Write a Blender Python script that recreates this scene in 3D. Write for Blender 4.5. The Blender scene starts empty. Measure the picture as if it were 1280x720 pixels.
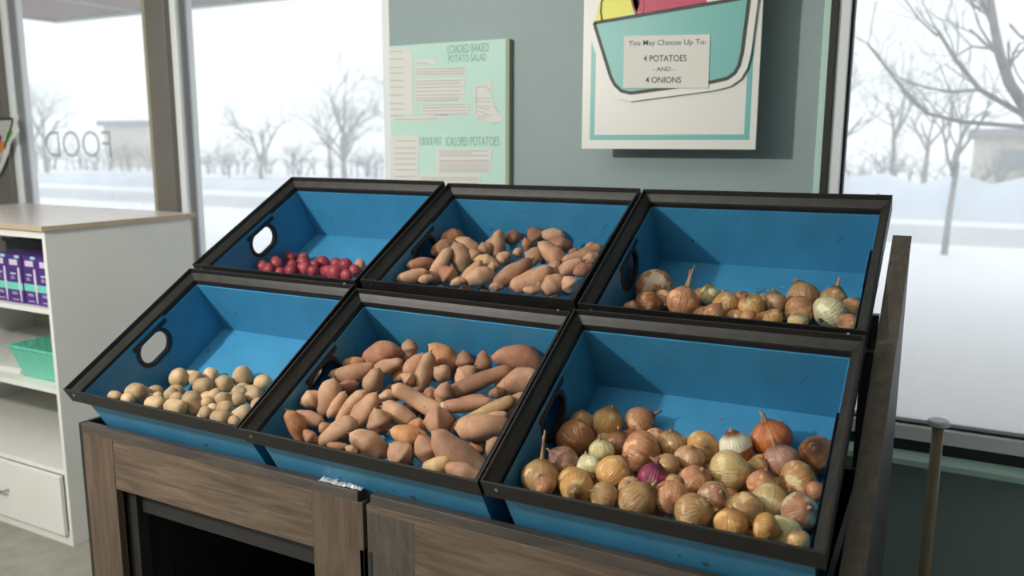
import bpy, bmesh, math, random
from mathutils import Vector, Matrix, noise
random.seed(7)
SC = bpy.context.scene
COL = SC.collection

# ---------------------------------------------------------------- camera
CAMC = Vector((1.9184, -1.2287, 1.55))
CF = Vector((-0.46173, 0.870454, -0.170631)); CR = Vector((0.883162, 0.469058, 0.003)); CU = Vector((-0.082647, 0.14931, 0.98533))
cd = bpy.data.cameras.new('camera'); cam = bpy.data.objects.new('camera', cd); COL.objects.link(cam)
cam.matrix_world = Matrix(((CR.x, CU.x, -CF.x, CAMC.x), (CR.y, CU.y, -CF.y, CAMC.y), (CR.z, CU.z, -CF.z, CAMC.z), (0, 0, 0, 1)))
cd.sensor_width = 36; cd.lens = 29.056; cd.clip_start = .02; cd.clip_end = 300
cd.dof.use_dof = True; cd.dof.focus_distance = 1.85; cd.dof.aperture_fstop = 3.0
SC.camera = cam
# ---------------------------------------------------------------- sky
w = bpy.data.worlds.new('overcast_sky'); SC.world = w; w.use_nodes = True
bg = w.node_tree.nodes['Background']; bg.inputs[0].default_value = (.93, .965, 1, 1); bg.inputs[1].default_value = 1.6
# ---------------------------------------------------------------- key lamp and added fill lights
def lamp(name, kind, loc, energy, color, size=.1, rot=(0, 0, 0), size_y=None):
    l = bpy.data.lights.new(name, kind); l.energy = energy; l.color = color
    if kind == 'AREA':
        l.shape = 'RECTANGLE'; l.size = size; l.size_y = size_y or size
    else: l.shadow_soft_size = size
    o = bpy.data.objects.new(name, l); o.location = loc; o.rotation_euler = rot; COL.objects.link(o); return o
lamp('key_lamp', 'POINT', (-.48, -1.6, 2.2), 215, (1, .955, .88), .06)
lamp('ceiling_fill', 'AREA', (.8, -1.2, 2.93), 8, (1, .95, .88), 1.2)  # unseen overhead panels added as soft fill for the room
lamp('ceiling_fill', 'AREA', (-2.6, -2.2, 2.93), 8, (1, .95, .88), 1.2)
SC.view_settings.view_transform = 'Standard'; SC.view_settings.look = 'None'
SC.view_settings.exposure = 0.0; SC.view_settings.gamma = 1; SC.view_settings.use_curve_mapping = False

# ================================================================ helpers
def tag(o, label=None, cat=None, group=None, kind=None):
    if label: o['label'] = label
    if cat: o['category'] = cat
    if group: o['group'] = group
    if kind: o['kind'] = kind
    return o
def link(name, me, parent=None, loc=None):
    o = bpy.data.objects.new(name, me); COL.objects.link(o)
    if parent: o.parent = parent
    if loc is not None: o.location = loc
    return o
def empty(name, loc=(0, 0, 0), label=None, cat=None, group=None):
    o = bpy.data.objects.new(name, None); COL.objects.link(o); o.location = loc
    o.empty_display_size = .05
    return tag(o, label, cat, group)
class MB:
    def __init__(s): s.v = []; s.f = []; s.m = []
    def add(s, vs, fs, mi=0):
        b = len(s.v); s.v += [tuple(v) for v in vs]; s.f += [[b + i for i in f] for f in fs]; s.m += [mi] * len(fs); return s
    def box(s, a, b, M=None, mi=0):
        x0, y0, z0 = a; x1, y1, z1 = b
        vs = [Vector(c) for c in [(x0,y0,z0),(x1,y0,z0),(x1,y1,z0),(x0,y1,z0),(x0,y0,z1),(x1,y0,z1),(x1,y1,z1),(x0,y1,z1)]]
        if M is not None: vs = [M @ v for v in vs]
        return s.add(vs, [(0,3,2,1),(4,5,6,7),(0,1,5,4),(1,2,6,5),(2,3,7,6),(3,0,4,7)], mi)
    def prism(s, pts, axis, a, b, mi=0):
        # polygon pts (2D) extruded along axis from a to b
        def P(p, t): return {'y': (p[0], t, p[1]), 'x': (t, p[0], p[1]), 'z': (p[0], p[1], t)}[axis]
        n = len(pts); vs = [P(p, a) for p in pts] + [P(p, b) for p in pts]
        return s.add(vs, [tuple(range(n)), tuple(range(2*n-1, n-1, -1))] + [(i, i+n, (i+1) % n + n, (i+1) % n) for i in range(n)], mi)
    def tube(s, pts, rad, seg=8, mi=0, cap=True):
        pts = [Vector(p) for p in pts]; n = len(pts)
        rad = rad if isinstance(rad, (list, tuple)) else [rad] * n
        vs = []; up = None
        for i, p in enumerate(pts):
            t = (pts[min(i+1, n-1)] - pts[max(i-1, 0)])
            t = t.normalized() if t.length > 1e-9 else Vector((0, 0, 1))
            if up is None: up = t.orthogonal().normalized()
            else:
                up = up - t * up.dot(t)
                up = up.normalized() if up.length > 1e-6 else t.orthogonal().normalized()
            sd = t.cross(up)
            for k in range(seg):
                a = 2 * math.pi * k / seg
                vs.append(p + (up * math.cos(a) + sd * math.sin(a)) * rad[i])
        fs = []
        for i in range(n-1):
            for k in range(seg):
                fs.append((i*seg+k, i*seg+(k+1) % seg, (i+1)*seg+(k+1) % seg, (i+1)*seg+k))
        if cap: fs += [tuple(range(seg-1, -1, -1)), tuple((n-1)*seg+k for k in range(seg))]
        return s.add(vs, fs, mi)
    def mesh(s, name, mats, smooth=False):
        me = bpy.data.meshes.new(name); me.from_pydata(s.v, [], s.f)
        for m in (mats if isinstance(mats, (list, tuple)) else [mats]): me.materials.append(m)
        me.polygons.foreach_set('material_index', s.m)
        bm = bmesh.new(); bm.from_mesh(me); bmesh.ops.recalc_face_normals(bm, faces=bm.faces); bm.to_mesh(me); bm.free()
        if smooth: me.polygons.foreach_set('use_smooth', [True] * len(me.polygons))
        return me
    def obj(s, name, mats, parent=None, smooth=False, bevel=0, loc=None):
        o = link(name, s.mesh(name, mats, smooth), parent, loc)
        if bevel:
            m = o.modifiers.new('bevel', 'BEVEL'); m.width = bevel; m.segments = 2; m.limit_method = 'ANGLE'; m.angle_limit = math.radians(40)
        return o

# ---------------------------------------------------------------- materials
def mat(name, col, rough=.6, metal=0, noise_amt=0, noise_scale=8, stretch=None, bump=0, bump_scale=60, spec=.5, dark=None):
    m = bpy.data.materials.new(name); m.use_nodes = True; nt = m.node_tree; b = nt.nodes['Principled BSDF']
    b.inputs['Base Color'].default_value = (*col, 1); b.inputs['Roughness'].default_value = rough; b.inputs['Metallic'].default_value = metal
    b.inputs['Specular IOR Level'].default_value = spec
    tc = nt.nodes.new('ShaderNodeTexCoord'); mp = nt.nodes.new('ShaderNodeMapping'); nt.links.new(tc.outputs['Object'], mp.inputs[0])
    if stretch: mp.inputs['Scale'].default_value = stretch
    if noise_amt:
        n = nt.nodes.new('ShaderNodeTexNoise'); n.inputs['Scale'].default_value = noise_scale; n.inputs['Detail'].default_value = 5
        nt.links.new(mp.outputs[0], n.inputs[0])
        r = nt.nodes.new('ShaderNodeValToRGB'); r.color_ramp.elements[0].position = .32; r.color_ramp.elements[1].position = .68
        d = dark or tuple(c * (1 - noise_amt) for c in col)
        r.color_ramp.elements[0].color = (*d, 1); r.color_ramp.elements[1].color = (*[min(1, c * (1 + noise_amt * .3)) for c in col], 1)
        nt.links.new(n.outputs[0], r.inputs[0]); nt.links.new(r.outputs[0], b.inputs['Base Color'])
    if bump:
        n2 = nt.nodes.new('ShaderNodeTexNoise'); n2.inputs['Scale'].default_value = bump_scale; nt.links.new(mp.outputs[0], n2.inputs[0])
        bp = nt.nodes.new('ShaderNodeBump'); bp.inputs['Strength'].default_value = bump; bp.inputs['Distance'].default_value = .002
        nt.links.new(n2.outputs[0], bp.inputs['Height']); nt.links.new(bp.outputs[0], b.inputs['Normal'])
    return m
M = {}
M['wall'] = mat('teal_paint', (.30, .385, .395), .55, noise_amt=.05, noise_scale=3, bump=.15, bump_scale=180)
M['ceiling'] = mat('ceiling_paint', (.7, .7, .68), .8)
M['floor'] = mat('floor_vinyl', (.30, .295, .25), .45, noise_amt=.15, noise_scale=14)
M['alu'] = mat('white_aluminium', (.82, .85, .87), .35, .1)
M['pillar'] = mat('grey_bronze_paint', (.16, .15, .135), .5, noise_amt=.08)
M['tanframe'] = mat('tan_frame_strip', (.34, .31, .22), .5)  # olive tan strip along the pillar's left edge
M['gasket'] = mat('grey_gasket', (.22, .23, .23), .5)
M['black'] = mat('black_gasket', (.012, .012, .014), .5)
M['white'] = mat('white_laminate', (.76, .765, .74), .45, noise_amt=.03, noise_scale=5)
M['innerback'] = mat('shaded_olive_backing', (.44, .43, .345), .6)  # darkened to put the shelf interior's shade into the colour
M['beige'] = mat('beige_edge_banding', (.50, .40, .28), .5, noise_amt=.1, noise_scale=20)
M['toptop'] = mat('pale_laminate_top', (.72, .67, .645), .25, noise_amt=.08, noise_scale=12)
M['chrome'] = mat('brushed_metal', (.45, .45, .45), .3, 1)
M['darktray'] = mat('dark_plastic', (.03, .035, .038), .45)
M['purple'] = mat('purple_carton', (.07, .03, .2), .45)
M['mintband'] = mat('mint_band_print', (.16, .62, .5), .5)
M['paleprint'] = mat('pale_print', (.62, .56, .68), .5)
M['bluecap'] = mat('light_blue_cap', (.35, .62, .75), .4)
M['rim'] = mat('black_rim_plastic', (.013, .0125, .0125), .5, noise_amt=.3, noise_scale=25, bump=.2, bump_scale=120)
M['ledge'] = mat('worn_highlit_ledge', (.024, .022, .018), .5, noise_amt=.5, noise_scale=30)  # brownish highlight of the sloping face painted in; noise adds scuffs
M['ring'] = mat('black_grip_plastic', (.012, .012, .013), .4)
M['screw'] = mat('screw_metal', (.6, .6, .6), .3, 1)
M['cabblack'] = mat('black_cabinet_side', (.022, .021, .022), .5)
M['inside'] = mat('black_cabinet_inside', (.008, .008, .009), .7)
M['cloudwhite'] = mat('sign_white', (.76, .75, .71), .4)
M['teal'] = mat('sign_teal', (.15, .46, .43), .4)
M['ink'] = mat('sign_black_ink', (.025, .03, .03), .5)
M['lemon'] = mat('sign_yellow', (.80, .78, .1), .45)
M['magenta'] = mat('sign_magenta', (.62, .04, .12), .45)
M['darkmagenta'] = mat('sign_dark_magenta', (.30, .02, .06), .45)
M['card'] = mat('paper_card', (.74, .73, .68), .6)
M['cardink'] = mat('card_ink', (.09, .09, .09), .6)
M['mint'] = mat('mint_foamboard', (.53, .77, .69), .55, noise_amt=.07, noise_scale=2.5)
M['mintedge'] = mat('shaded_foamboard_edge', (.33, .38, .27), .6)  # dark olive tone paints in shadow along the board's side edge
M['paper'] = mat('white_paper', (.72, .73, .70), .65)
M['line'] = mat('faded_print', (.47, .42, .41), .7)
M['headink'] = mat('grey_marker', (.27, .44, .40), .7)
M['drawink'] = mat('grey_pen', (.36, .36, .36), .7)
M['leaf'] = mat('sign_green', (.12, .5, .12), .5)
M['carrot'] = mat('sign_orange', (.62, .22, .06), .5)
M['maroon'] = mat('sign_maroon', (.2, .02, .03), .5)
M['signgrey'] = mat('sign_grey', (.5, .5, .48), .5)
M['pole'] = mat('tan_wood_dowel', (.33, .25, .15), .45, noise_amt=.25, noise_scale=12, stretch=(6, 6, 1))
M['cap'] = mat('pale_cap_plastic', (.62, .68, .78), .4)
M['snow'] = mat('snow', (.9, .91, .93), .8, noise_amt=.03, noise_scale=.4)
M['packed'] = mat('packed_snow_road', (.62, .64, .66), .8, noise_amt=.12, noise_scale=.6)
M['bluebank'] = mat('shaded_bluish_snow', (.72, .77, .84), .8, noise_amt=.1, noise_scale=.8)  # blue tint of shaded snow put into the bank's base colour
M['bark'] = mat('haze_paled_bark', (.42, .41, .40), .9, noise_amt=.25, noise_scale=6)  # pale tone put into the bark stands in for outdoor haze
M['barkpale'] = mat('haze_paled_twigs', (.40, .40, .40), .9, noise_amt=.2, noise_scale=4)  # twigs paled likewise, the haze is in their colour
M['soffit'] = mat('brown_soffit', (.20, .135, .115), .7)
M['soffitedge'] = mat('grey_fascia', (.42, .45, .45), .6)
M['farwall'] = mat('pale_render', (.68, .64, .58), .8)
M['farroof'] = mat('grey_roof', (.42, .42, .44), .8)
M['farglass'] = mat('far_window_glass', (.38, .42, .46), .3)

def wood(name, c1, c2, sc, stretch):
    m = bpy.data.materials.new(name); m.use_nodes = True; nt = m.node_tree; b = nt.nodes['Principled BSDF']; b.inputs['Roughness'].default_value = .5
    tc = nt.nodes.new('ShaderNodeTexCoord'); mp = nt.nodes.new('ShaderNodeMapping'); mp.inputs['Scale'].default_value = stretch
    nt.links.new(tc.outputs['Object'], mp.inputs[0])
    n = nt.nodes.new('ShaderNodeTexNoise'); n.inputs['Scale'].default_value = sc; n.inputs['Detail'].default_value = 8; n.inputs['Roughness'].default_value = .62; n.inputs['Distortion'].default_value = .6
    nt.links.new(mp.outputs[0], n.inputs[0])
    r = nt.nodes.new('ShaderNodeValToRGB'); r.color_ramp.elements[0].position = .34; r.color_ramp.elements[1].position = .66
    r.color_ramp.elements[0].color = (*c1, 1); r.color_ramp.elements[1].color = (*c2, 1)
    nt.links.new(n.outputs[0], r.inputs[0]); nt.links.new(r.outputs[0], b.inputs['Base Color'])
    bp = nt.nodes.new('ShaderNodeBump'); bp.inputs['Strength'].default_value = .15; bp.inputs['Distance'].default_value = .001
    nt.links.new(n.outputs[0], bp.inputs['Height']); nt.links.new(bp.outputs[0], b.inputs['Normal'])
    return m
M['woodh'] = wood('walnut_laminate_across', (.075, .052, .037), (.175, .125, .088), 4, (1.2, 8, 14))
M['woodv'] = wood('walnut_laminate_upright', (.07, .047, .034), (.14, .097, .068), 4, (12, 8, 1.2))
M['woodd'] = wood('dark_walnut_edge', (.05, .042, .038), (.10, .082, .068), 5, (1.2, 8, 8))
M['woodstile'] = wood('grey_walnut_upright', (.055, .045, .036), (.10, .083, .066), 7, (9, 6, 2))

def fluted(name, col):
    m = bpy.data.materials.new(name); m.use_nodes = True; nt = m.node_tree; b = nt.nodes['Principled BSDF']
    b.inputs['Roughness'].default_value = .38
    tc = nt.nodes.new('ShaderNodeTexCoord')
    n = nt.nodes.new('ShaderNodeTexNoise'); n.inputs['Scale'].default_value = 9; n.inputs['Detail'].default_value = 6; nt.links.new(tc.outputs['Object'], n.inputs[0])
    r = nt.nodes.new('ShaderNodeValToRGB'); e = r.color_ramp.elements
    e[0].position = .25; e[0].color = (*[c * .86 for c in col], 1); e[1].position = .7; e[1].color = (*[min(1, c * 1.06) for c in col], 1)
    nt.links.new(n.outputs[0], r.inputs[0])
    # scattered dirt specks
    n3 = nt.nodes.new('ShaderNodeTexNoise'); n3.inputs['Scale'].default_value = 34; n3.inputs['Detail'].default_value = 2; nt.links.new(tc.outputs['Object'], n3.inputs[0])
    r3 = nt.nodes.new('ShaderNodeValToRGB'); r3.color_ramp.elements[0].position = .70; r3.color_ramp.elements[1].position = .76
    mx = nt.nodes.new('ShaderNodeMixRGB'); mx.inputs[2].default_value = (.05, .10, .09, 1)
    nt.links.new(n3.outputs[0], r3.inputs[0]); nt.links.new(r3.outputs[0], mx.inputs[0]); nt.links.new(r.outputs[0], mx.inputs[1])
    nt.links.new(mx.outputs[0], b.inputs['Base Color'])
    wv = nt.nodes.new('ShaderNodeTexWave'); wv.inputs['Scale'].default_value = 62; wv.bands_direction = 'X'; nt.links.new(tc.outputs['Object'], wv.inputs[0])
    bp = nt.nodes.new('ShaderNodeBump'); bp.inputs['Strength'].default_value = .12; bp.inputs['Distance'].default_value = .0008
    nt.links.new(wv.outputs[0], bp.inputs['Height']); nt.links.new(bp.outputs[0], b.inputs['Normal'])
    return m
M['blue'] = fluted('blue_corrugated_plastic', (.048, .255, .46))

def glass(name, veil):
    m = bpy.data.materials.new(name); m.use_nodes = True; nt = m.node_tree; nt.nodes.clear()
    out = nt.nodes.new('ShaderNodeOutputMaterial'); tr = nt.nodes.new('ShaderNodeBsdfTransparent'); tr.inputs[0].default_value = (.97, .985, .98, 1)
    gl = nt.nodes.new('ShaderNodeBsdfGlossy'); gl.inputs['Roughness'].default_value = .03
    tl = nt.nodes.new('ShaderNodeBsdfTranslucent'); tl.inputs[0].default_value = (.96, .98, 1, 1)
    tc = nt.nodes.new('ShaderNodeTexCoord'); n = nt.nodes.new('ShaderNodeTexNoise'); n.inputs['Scale'].default_value = 2.2; n.inputs['Detail'].default_value = 7
    nt.links.new(tc.outputs['Object'], n.inputs[0])
    mr = nt.nodes.new('ShaderNodeMapRange'); mr.inputs[1].default_value = .3; mr.inputs[2].default_value = .7; mr.inputs[3].default_value = veil * .75; mr.inputs[4].default_value = veil * 1.25
    nt.links.new(n.outputs[0], mr.inputs[0])
    m1 = nt.nodes.new('ShaderNodeMixShader'); nt.links.new(mr.outputs[0], m1.inputs[0]); nt.links.new(tr.outputs[0], m1.inputs[1]); nt.links.new(tl.outputs[0], m1.inputs[2])
    m2 = nt.nodes.new('ShaderNodeMixShader'); m2.inputs[0].default_value = .035; nt.links.new(m1.outputs[0], m2.inputs[1]); nt.links.new(gl.outputs[0], m2.inputs[2])
    nt.links.new(m2.outputs[0], out.inputs[0]); return m
M['glass'] = glass('hazed_window_glass', 0.2)  # translucent veil in the glass imitates bright haze outdoors
def film(name, col, a):
    m = bpy.data.materials.new(name); m.use_nodes = True; nt = m.node_tree; nt.nodes.clear()
    out = nt.nodes.new('ShaderNodeOutputMaterial'); tr = nt.nodes.new('ShaderNodeBsdfTransparent'); df = nt.nodes.new('ShaderNodeBsdfTranslucent'); df.inputs[0].default_value = (*col, 1)
    m1 = nt.nodes.new('ShaderNodeMixShader'); m1.inputs[0].default_value = a; nt.links.new(tr.outputs[0], m1.inputs[1]); nt.links.new(df.outputs[0], m1.inputs[2]); nt.links.new(m1.outputs[0], out.inputs[0]); return m
M['decal'] = film('faded_glass_lettering', (.4, .42, .43), .35)
def clearfilm():
    m = bpy.data.materials.new('crinkled_clear_film'); m.use_nodes = True; b = m.node_tree.nodes['Principled BSDF']
    b.inputs['Base Color'].default_value = (.62, .66, .68, 1); b.inputs['Roughness'].default_value = .18; b.inputs['Alpha'].default_value = .75; return m
M['film'] = clearfilm()
def basketmat():
    m = bpy.data.materials.new('translucent_green_plastic'); m.use_nodes = True; nt = m.node_tree; b = nt.nodes['Principled BSDF']
    b.inputs['Base Color'].default_value = (.16, .60, .46, 1); b.inputs['Roughness'].default_value = .25; b.inputs['Alpha'].default_value = .88
    tc = nt.nodes.new('ShaderNodeTexCoord'); n = nt.nodes.new('ShaderNodeTexVoronoi'); n.inputs['Scale'].default_value = 38; nt.links.new(tc.outputs['Object'], n.inputs[0])
    bp = nt.nodes.new('ShaderNodeBump'); bp.inputs['Strength'].default_value = .8; bp.inputs['Distance'].default_value = .004; nt.links.new(n.outputs[0], bp.inputs['Height']); nt.links.new(bp.outputs[0], b.inputs['Normal'])
    return m
M['basket'] = basketmat()

# produce skins
def skin_root(name, c1, c2, spot, rough=.6, nscale=18):
    m = bpy.data.materials.new(name); m.use_nodes = True; nt = m.node_tree; b = nt.nodes['Principled BSDF']; b.inputs['Roughness'].default_value = rough
    b.inputs['Specular IOR Level'].default_value = .35
    tc = nt.nodes.new('ShaderNodeTexCoord'); oi = nt.nodes.new('ShaderNodeObjectInfo')
    va = nt.nodes.new('ShaderNodeVectorMath'); va.operation = 'ADD'; nt.links.new(tc.outputs['Object'], va.inputs[0])
    cm = nt.nodes.new('ShaderNodeCombineXYZ')
    for i in range(3): nt.links.new(oi.outputs['Random'], cm.inputs[i])
    nt.links.new(cm.outputs[0], va.inputs[1])
    n = nt.nodes.new('ShaderNodeTexNoise'); n.inputs['Scale'].default_value = nscale; n.inputs['Detail'].default_value = 7; n.inputs['Roughness'].default_value = .6; nt.links.new(va.outputs[0], n.inputs[0])
    r = nt.nodes.new('ShaderNodeValToRGB'); r.color_ramp.elements[0].position = .3; r.color_ramp.elements[1].position = .66
    r.color_ramp.elements[0].color = (*c1, 1); r.color_ramp.elements[1].color = (*c2, 1); nt.links.new(n.outputs[0], r.inputs[0])
    v = nt.nodes.new('ShaderNodeTexNoise'); v.inputs['Scale'].default_value = nscale * 6; v.inputs['Detail'].default_value = 2; nt.links.new(va.outputs[0], v.inputs[0])
    r2 = nt.nodes.new('ShaderNodeValToRGB'); r2.color_ramp.elements[0].position = .66; r2.color_ramp.elements[1].position = .82; nt.links.new(v.outputs[0], r2.inputs[0])
    mx = nt.nodes.new('ShaderNodeMixRGB'); mx.inputs[2].default_value = (*spot, 1); nt.links.new(r2.outputs[0], mx.inputs[0]); nt.links.new(r.outputs[0], mx.inputs[1])
    hs = nt.nodes.new('ShaderNodeHueSaturation'); nt.links.new(mx.outputs[0], hs.inputs['Color'])
    mr = nt.nodes.new('ShaderNodeMapRange'); mr.inputs[3].default_value = .82; mr.inputs[4].default_value = 1.15; nt.links.new(oi.outputs['Random'], mr.inputs[0]); nt.links.new(mr.outputs[0], hs.inputs['Value'])
    nt.links.new(hs.outputs[0], b.inputs['Base Color'])
    bp = nt.nodes.new('ShaderNodeBump'); bp.inputs['Strength'].default_value = .35; bp.inputs['Distance'].default_value = .0015
    nt.links.new(v.outputs[0], bp.inputs['Height']); nt.links.new(bp.outputs[0], b.inputs['Normal'])
    return m
SK = {}
for k, (a, b_) in dict(tan=((.36,.185,.105),(.60,.37,.235)), pink=((.34,.165,.095),(.56,.325,.205)), red=((.26,.10,.06),(.43,.21,.13)), orange=((.38,.155,.065),(.60,.30,.145)), brown=((.20,.09,.055),(.38,.20,.12)), yellow=((.42,.26,.12),(.62,.42,.22)), cut=((.34,.16,.10),(.5,.27,.18))).items():
    SK[k] = skin_root('sweet_potato_skin_' + k, a, b_, (.13, .06, .035))
SK['potato'] = skin_root('brown_potato_skin', (.37, .245, .13), (.60, .435, .26), (.2, .12, .06), nscale=22)
SK['redpotato'] = skin_root('red_potato_skin', (.20, .02, .035), (.40, .07, .085), (.45, .2, .16), .4, nscale=26)
SK['peach'] = skin_root('peach_potato_skin', (.55, .25, .16), (.68, .38, .25), (.3, .15, .1))
M['cutflesh'] = mat('pale_cut_flesh', (.66, .56, .33), .6, noise_amt=.2, noise_scale=60)
M['tip'] = mat('dark_root_tip', (.12, .06, .035), .8)

def skin_onion(name, base, streak, patch=None, pamt=.0, rough=.33, half=False):
    m = bpy.data.materials.new(name); m.use_nodes = True; nt = m.node_tree; b = nt.nodes['Principled BSDF']; b.inputs['Roughness'].default_value = rough
    N = nt.nodes.new; Lk = nt.links.new
    tc = N('ShaderNodeTexCoord'); sx = N('ShaderNodeSeparateXYZ'); Lk(tc.outputs['Object'], sx.inputs[0]); oi = N('ShaderNodeObjectInfo')
    at = N('ShaderNodeMath'); at.operation = 'ARCTAN2'; Lk(sx.outputs[1], at.inputs[0]); Lk(sx.outputs[0], at.inputs[1])
    ab = N('ShaderNodeMath'); ab.operation = 'ABSOLUTE'; Lk(at.outputs[0], ab.inputs[0])
    sg = N('ShaderNodeMath'); sg.operation = 'MULTIPLY'; sg.inputs[1].default_value = 7; Lk(ab.outputs[0], sg.inputs[0])
    cz = N('ShaderNodeMath'); cz.operation = 'MULTIPLY'; cz.inputs[1].default_value = .9; Lk(sx.outputs[2], cz.inputs[0])
    cr = N('ShaderNodeMath'); cr.operation = 'MULTIPLY'; cr.inputs[1].default_value = 17; Lk(oi.outputs['Random'], cr.inputs[0])
    cb = N('ShaderNodeCombineXYZ'); Lk(sg.outputs[0], cb.inputs[0]); Lk(cz.outputs[0], cb.inputs[1]); Lk(cr.outputs[0], cb.inputs[2])
    n = N('ShaderNodeTexNoise'); n.inputs['Scale'].default_value = 1.6; n.inputs['Detail'].default_value = 5; Lk(cb.outputs[0], n.inputs[0])
    r = N('ShaderNodeValToRGB'); r.color_ramp.elements[0].position = .34; r.color_ramp.elements[1].position = .64
    r.color_ramp.elements[0].color = (*streak, 1); r.color_ramp.elements[1].color = (*base, 1); Lk(n.outputs[0], r.inputs[0])
    # broad mottling and pale worn patches
    va = N('ShaderNodeVectorMath'); va.operation = 'ADD'; Lk(tc.outputs['Object'], va.inputs[0])
    cc = N('ShaderNodeCombineXYZ'); Lk(cr.outputs[0], cc.inputs[0]); Lk(cr.outputs[0], cc.inputs[1]); Lk(cc.outputs[0], va.inputs[1])
    n2 = N('ShaderNodeTexNoise'); n2.inputs['Scale'].default_value = 1.3; n2.inputs['Detail'].default_value = 4; Lk(va.outputs[0], n2.inputs[0])
    r2 = N('ShaderNodeValToRGB'); r2.color_ramp.elements[0].position = .62 - pamt * .18; r2.color_ramp.elements[1].position = .66 - pamt * .16
    mx = N('ShaderNodeMixRGB'); pc = patch or tuple(min(1, c * 1.35 + .04) for c in base); mx.inputs[2].default_value = (*pc, 1)
    Lk(r.outputs[0], mx.inputs[1])
    if half:
        ad = N('ShaderNodeMath'); ad.operation = 'MULTIPLY_ADD'; ad.inputs[1].default_value = .35; Lk(n2.outputs[0], ad.inputs[0]); Lk(sx.outputs[2], ad.inputs[2])
        r2.color_ramp.elements[0].position = .30; r2.color_ramp.elements[1].position = .36; Lk(ad.outputs[0], r2.inputs[0])
    else: Lk(n2.outputs[0], r2.inputs[0])
    Lk(r2.outputs[0], mx.inputs[0])
    # skin darkens to dry brown at the neck and at the root
    az = N('ShaderNodeMath'); az.operation = 'ABSOLUTE'; Lk(sx.outputs[2], az.inputs[0])
    mr = N('ShaderNodeMapRange'); mr.inputs[1].default_value = .78; mr.inputs[2].default_value = 1.02; Lk(az.outputs[0], mr.inputs[0])
    mx2 = N('ShaderNodeMixRGB'); mx2.inputs[2].default_value = (*[c * .55 for c in streak], 1); Lk(mr.outputs[0], mx2.inputs[0]); Lk(mx.outputs[0], mx2.inputs[1])
    hs = N('ShaderNodeHueSaturation'); mv = N('ShaderNodeMapRange'); mv.inputs[3].default_value = .85; mv.inputs[4].default_value = 1.12; Lk(oi.outputs['Random'], mv.inputs[0]); Lk(mv.outputs[0], hs.inputs['Value']); Lk(mx2.outputs[0], hs.inputs['Color'])
    Lk(hs.outputs[0], b.inputs['Base Color'])
    bp = N('ShaderNodeBump'); bp.inputs['Strength'].default_value = .3; bp.inputs['Distance'].default_value = .03; Lk(n.outputs[0], bp.inputs['Height']); Lk(bp.outputs[0], b.inputs['Normal'])
    return m
ON = {}
for k, a in dict(tan=((.58,.37,.17),(.36,.20,.08),None,.2), gold=((.70,.41,.16),(.50,.25,.08),(.70,.52,.26),.4), brown=((.36,.16,.065),(.22,.085,.035),None,.1), pinkbrown=((.58,.30,.15),(.40,.17,.08),None,.2),
    mauve=((.42,.24,.17),(.30,.15,.10),None,.2), pale=((.66,.58,.30),(.52,.42,.17),(.72,.68,.42),.5), white=((.74,.70,.46),(.62,.56,.30),None,.3), papery=((.58,.36,.21),(.42,.22,.10),(.68,.48,.3),.5),
    red=((.28,.03,.09),(.16,.012,.05),None,.0), flare=((.50,.26,.14),(.34,.13,.07),(.66,.52,.36),.55), orange=((.58,.20,.065),(.40,.11,.03),None,.1), tanpale=((.62,.47,.23),(.50,.33,.13),(.68,.55,.3),.4),
    orangetan=((.58,.32,.13),(.44,.2,.07),(.7,.55,.3),.35), goldorange=((.64,.36,.12),(.50,.24,.07),None,.3)).items():
    ON[k] = skin_onion('onion_skin_' + k, *a)
ON['half'] = skin_onion('onion_skin_half', (.50, .24, .09), (.36, .14, .05), (.82, .78, .58), 0, half=True)
M['neck'] = mat('dry_onion_neck', (.42, .26, .14), .7, noise_amt=.45, noise_scale=3, stretch=(3, 3, .6))
M['neckred'] = mat('dry_red_neck', (.30, .08, .10), .7, noise_amt=.4, noise_scale=3)
M['roots'] = mat('dry_onion_roots', (.20, .14, .09), .9, noise_amt=.4, noise_scale=6)

# ================================================================ the room (setting)
def struct(name, mb, m, parent=None, **k): 
    o = mb.obj(name, m, parent, **k)
    if parent is None: o['kind'] = 'structure'
    return o
XL, XR, YB, YW, ZC = -6.0, 4.5, -4.6, 1.5, 3.0
struct('floor', MB().box((XL, YB, -.1), (XR, YW + .12, 0)), M['floor'])
struct('ceiling', MB().box((XL, YB, ZC), (XR, YW + .12, ZC + .12)), M['ceiling'])
struct('wall_left', MB().box((XL - .12, YB, -.1), (XL, YW + .12, ZC + .12)), M['wall'])
struct('wall_right', MB().box((XR, YB, -.1), (XR + .12, YW + .12, ZC + .12)), M['wall'])
struct('wall_back', MB().box((XL - .12, YB - .12, -.1), (XR + .12, YB, ZC + .12)), M['wall'])
fw = MB()
fw.box((-.075, YW, 0), (1.548, YW + .12, ZC))                      # solid pier carrying the posters
fw.box((1.548, YW, 0), (XR, YW + .12, .60))                        # below the right window
fw.box((XL, YW, 0), (-.075, YW + .12, .12)); fw.box((XL, YW, 2.75), (-.075, YW + .12, ZC)); fw.box((1.548, YW, 2.75), (XR, YW + .12, ZC))
struct('wall_front', fw, M['wall'])
struct('trim_1', MB().box((1.532, YW - .006, .62), (1.552, YW, 2.75)), M['mint'])  # edge bead in a lighter colour paints in the lit wall corner
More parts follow.
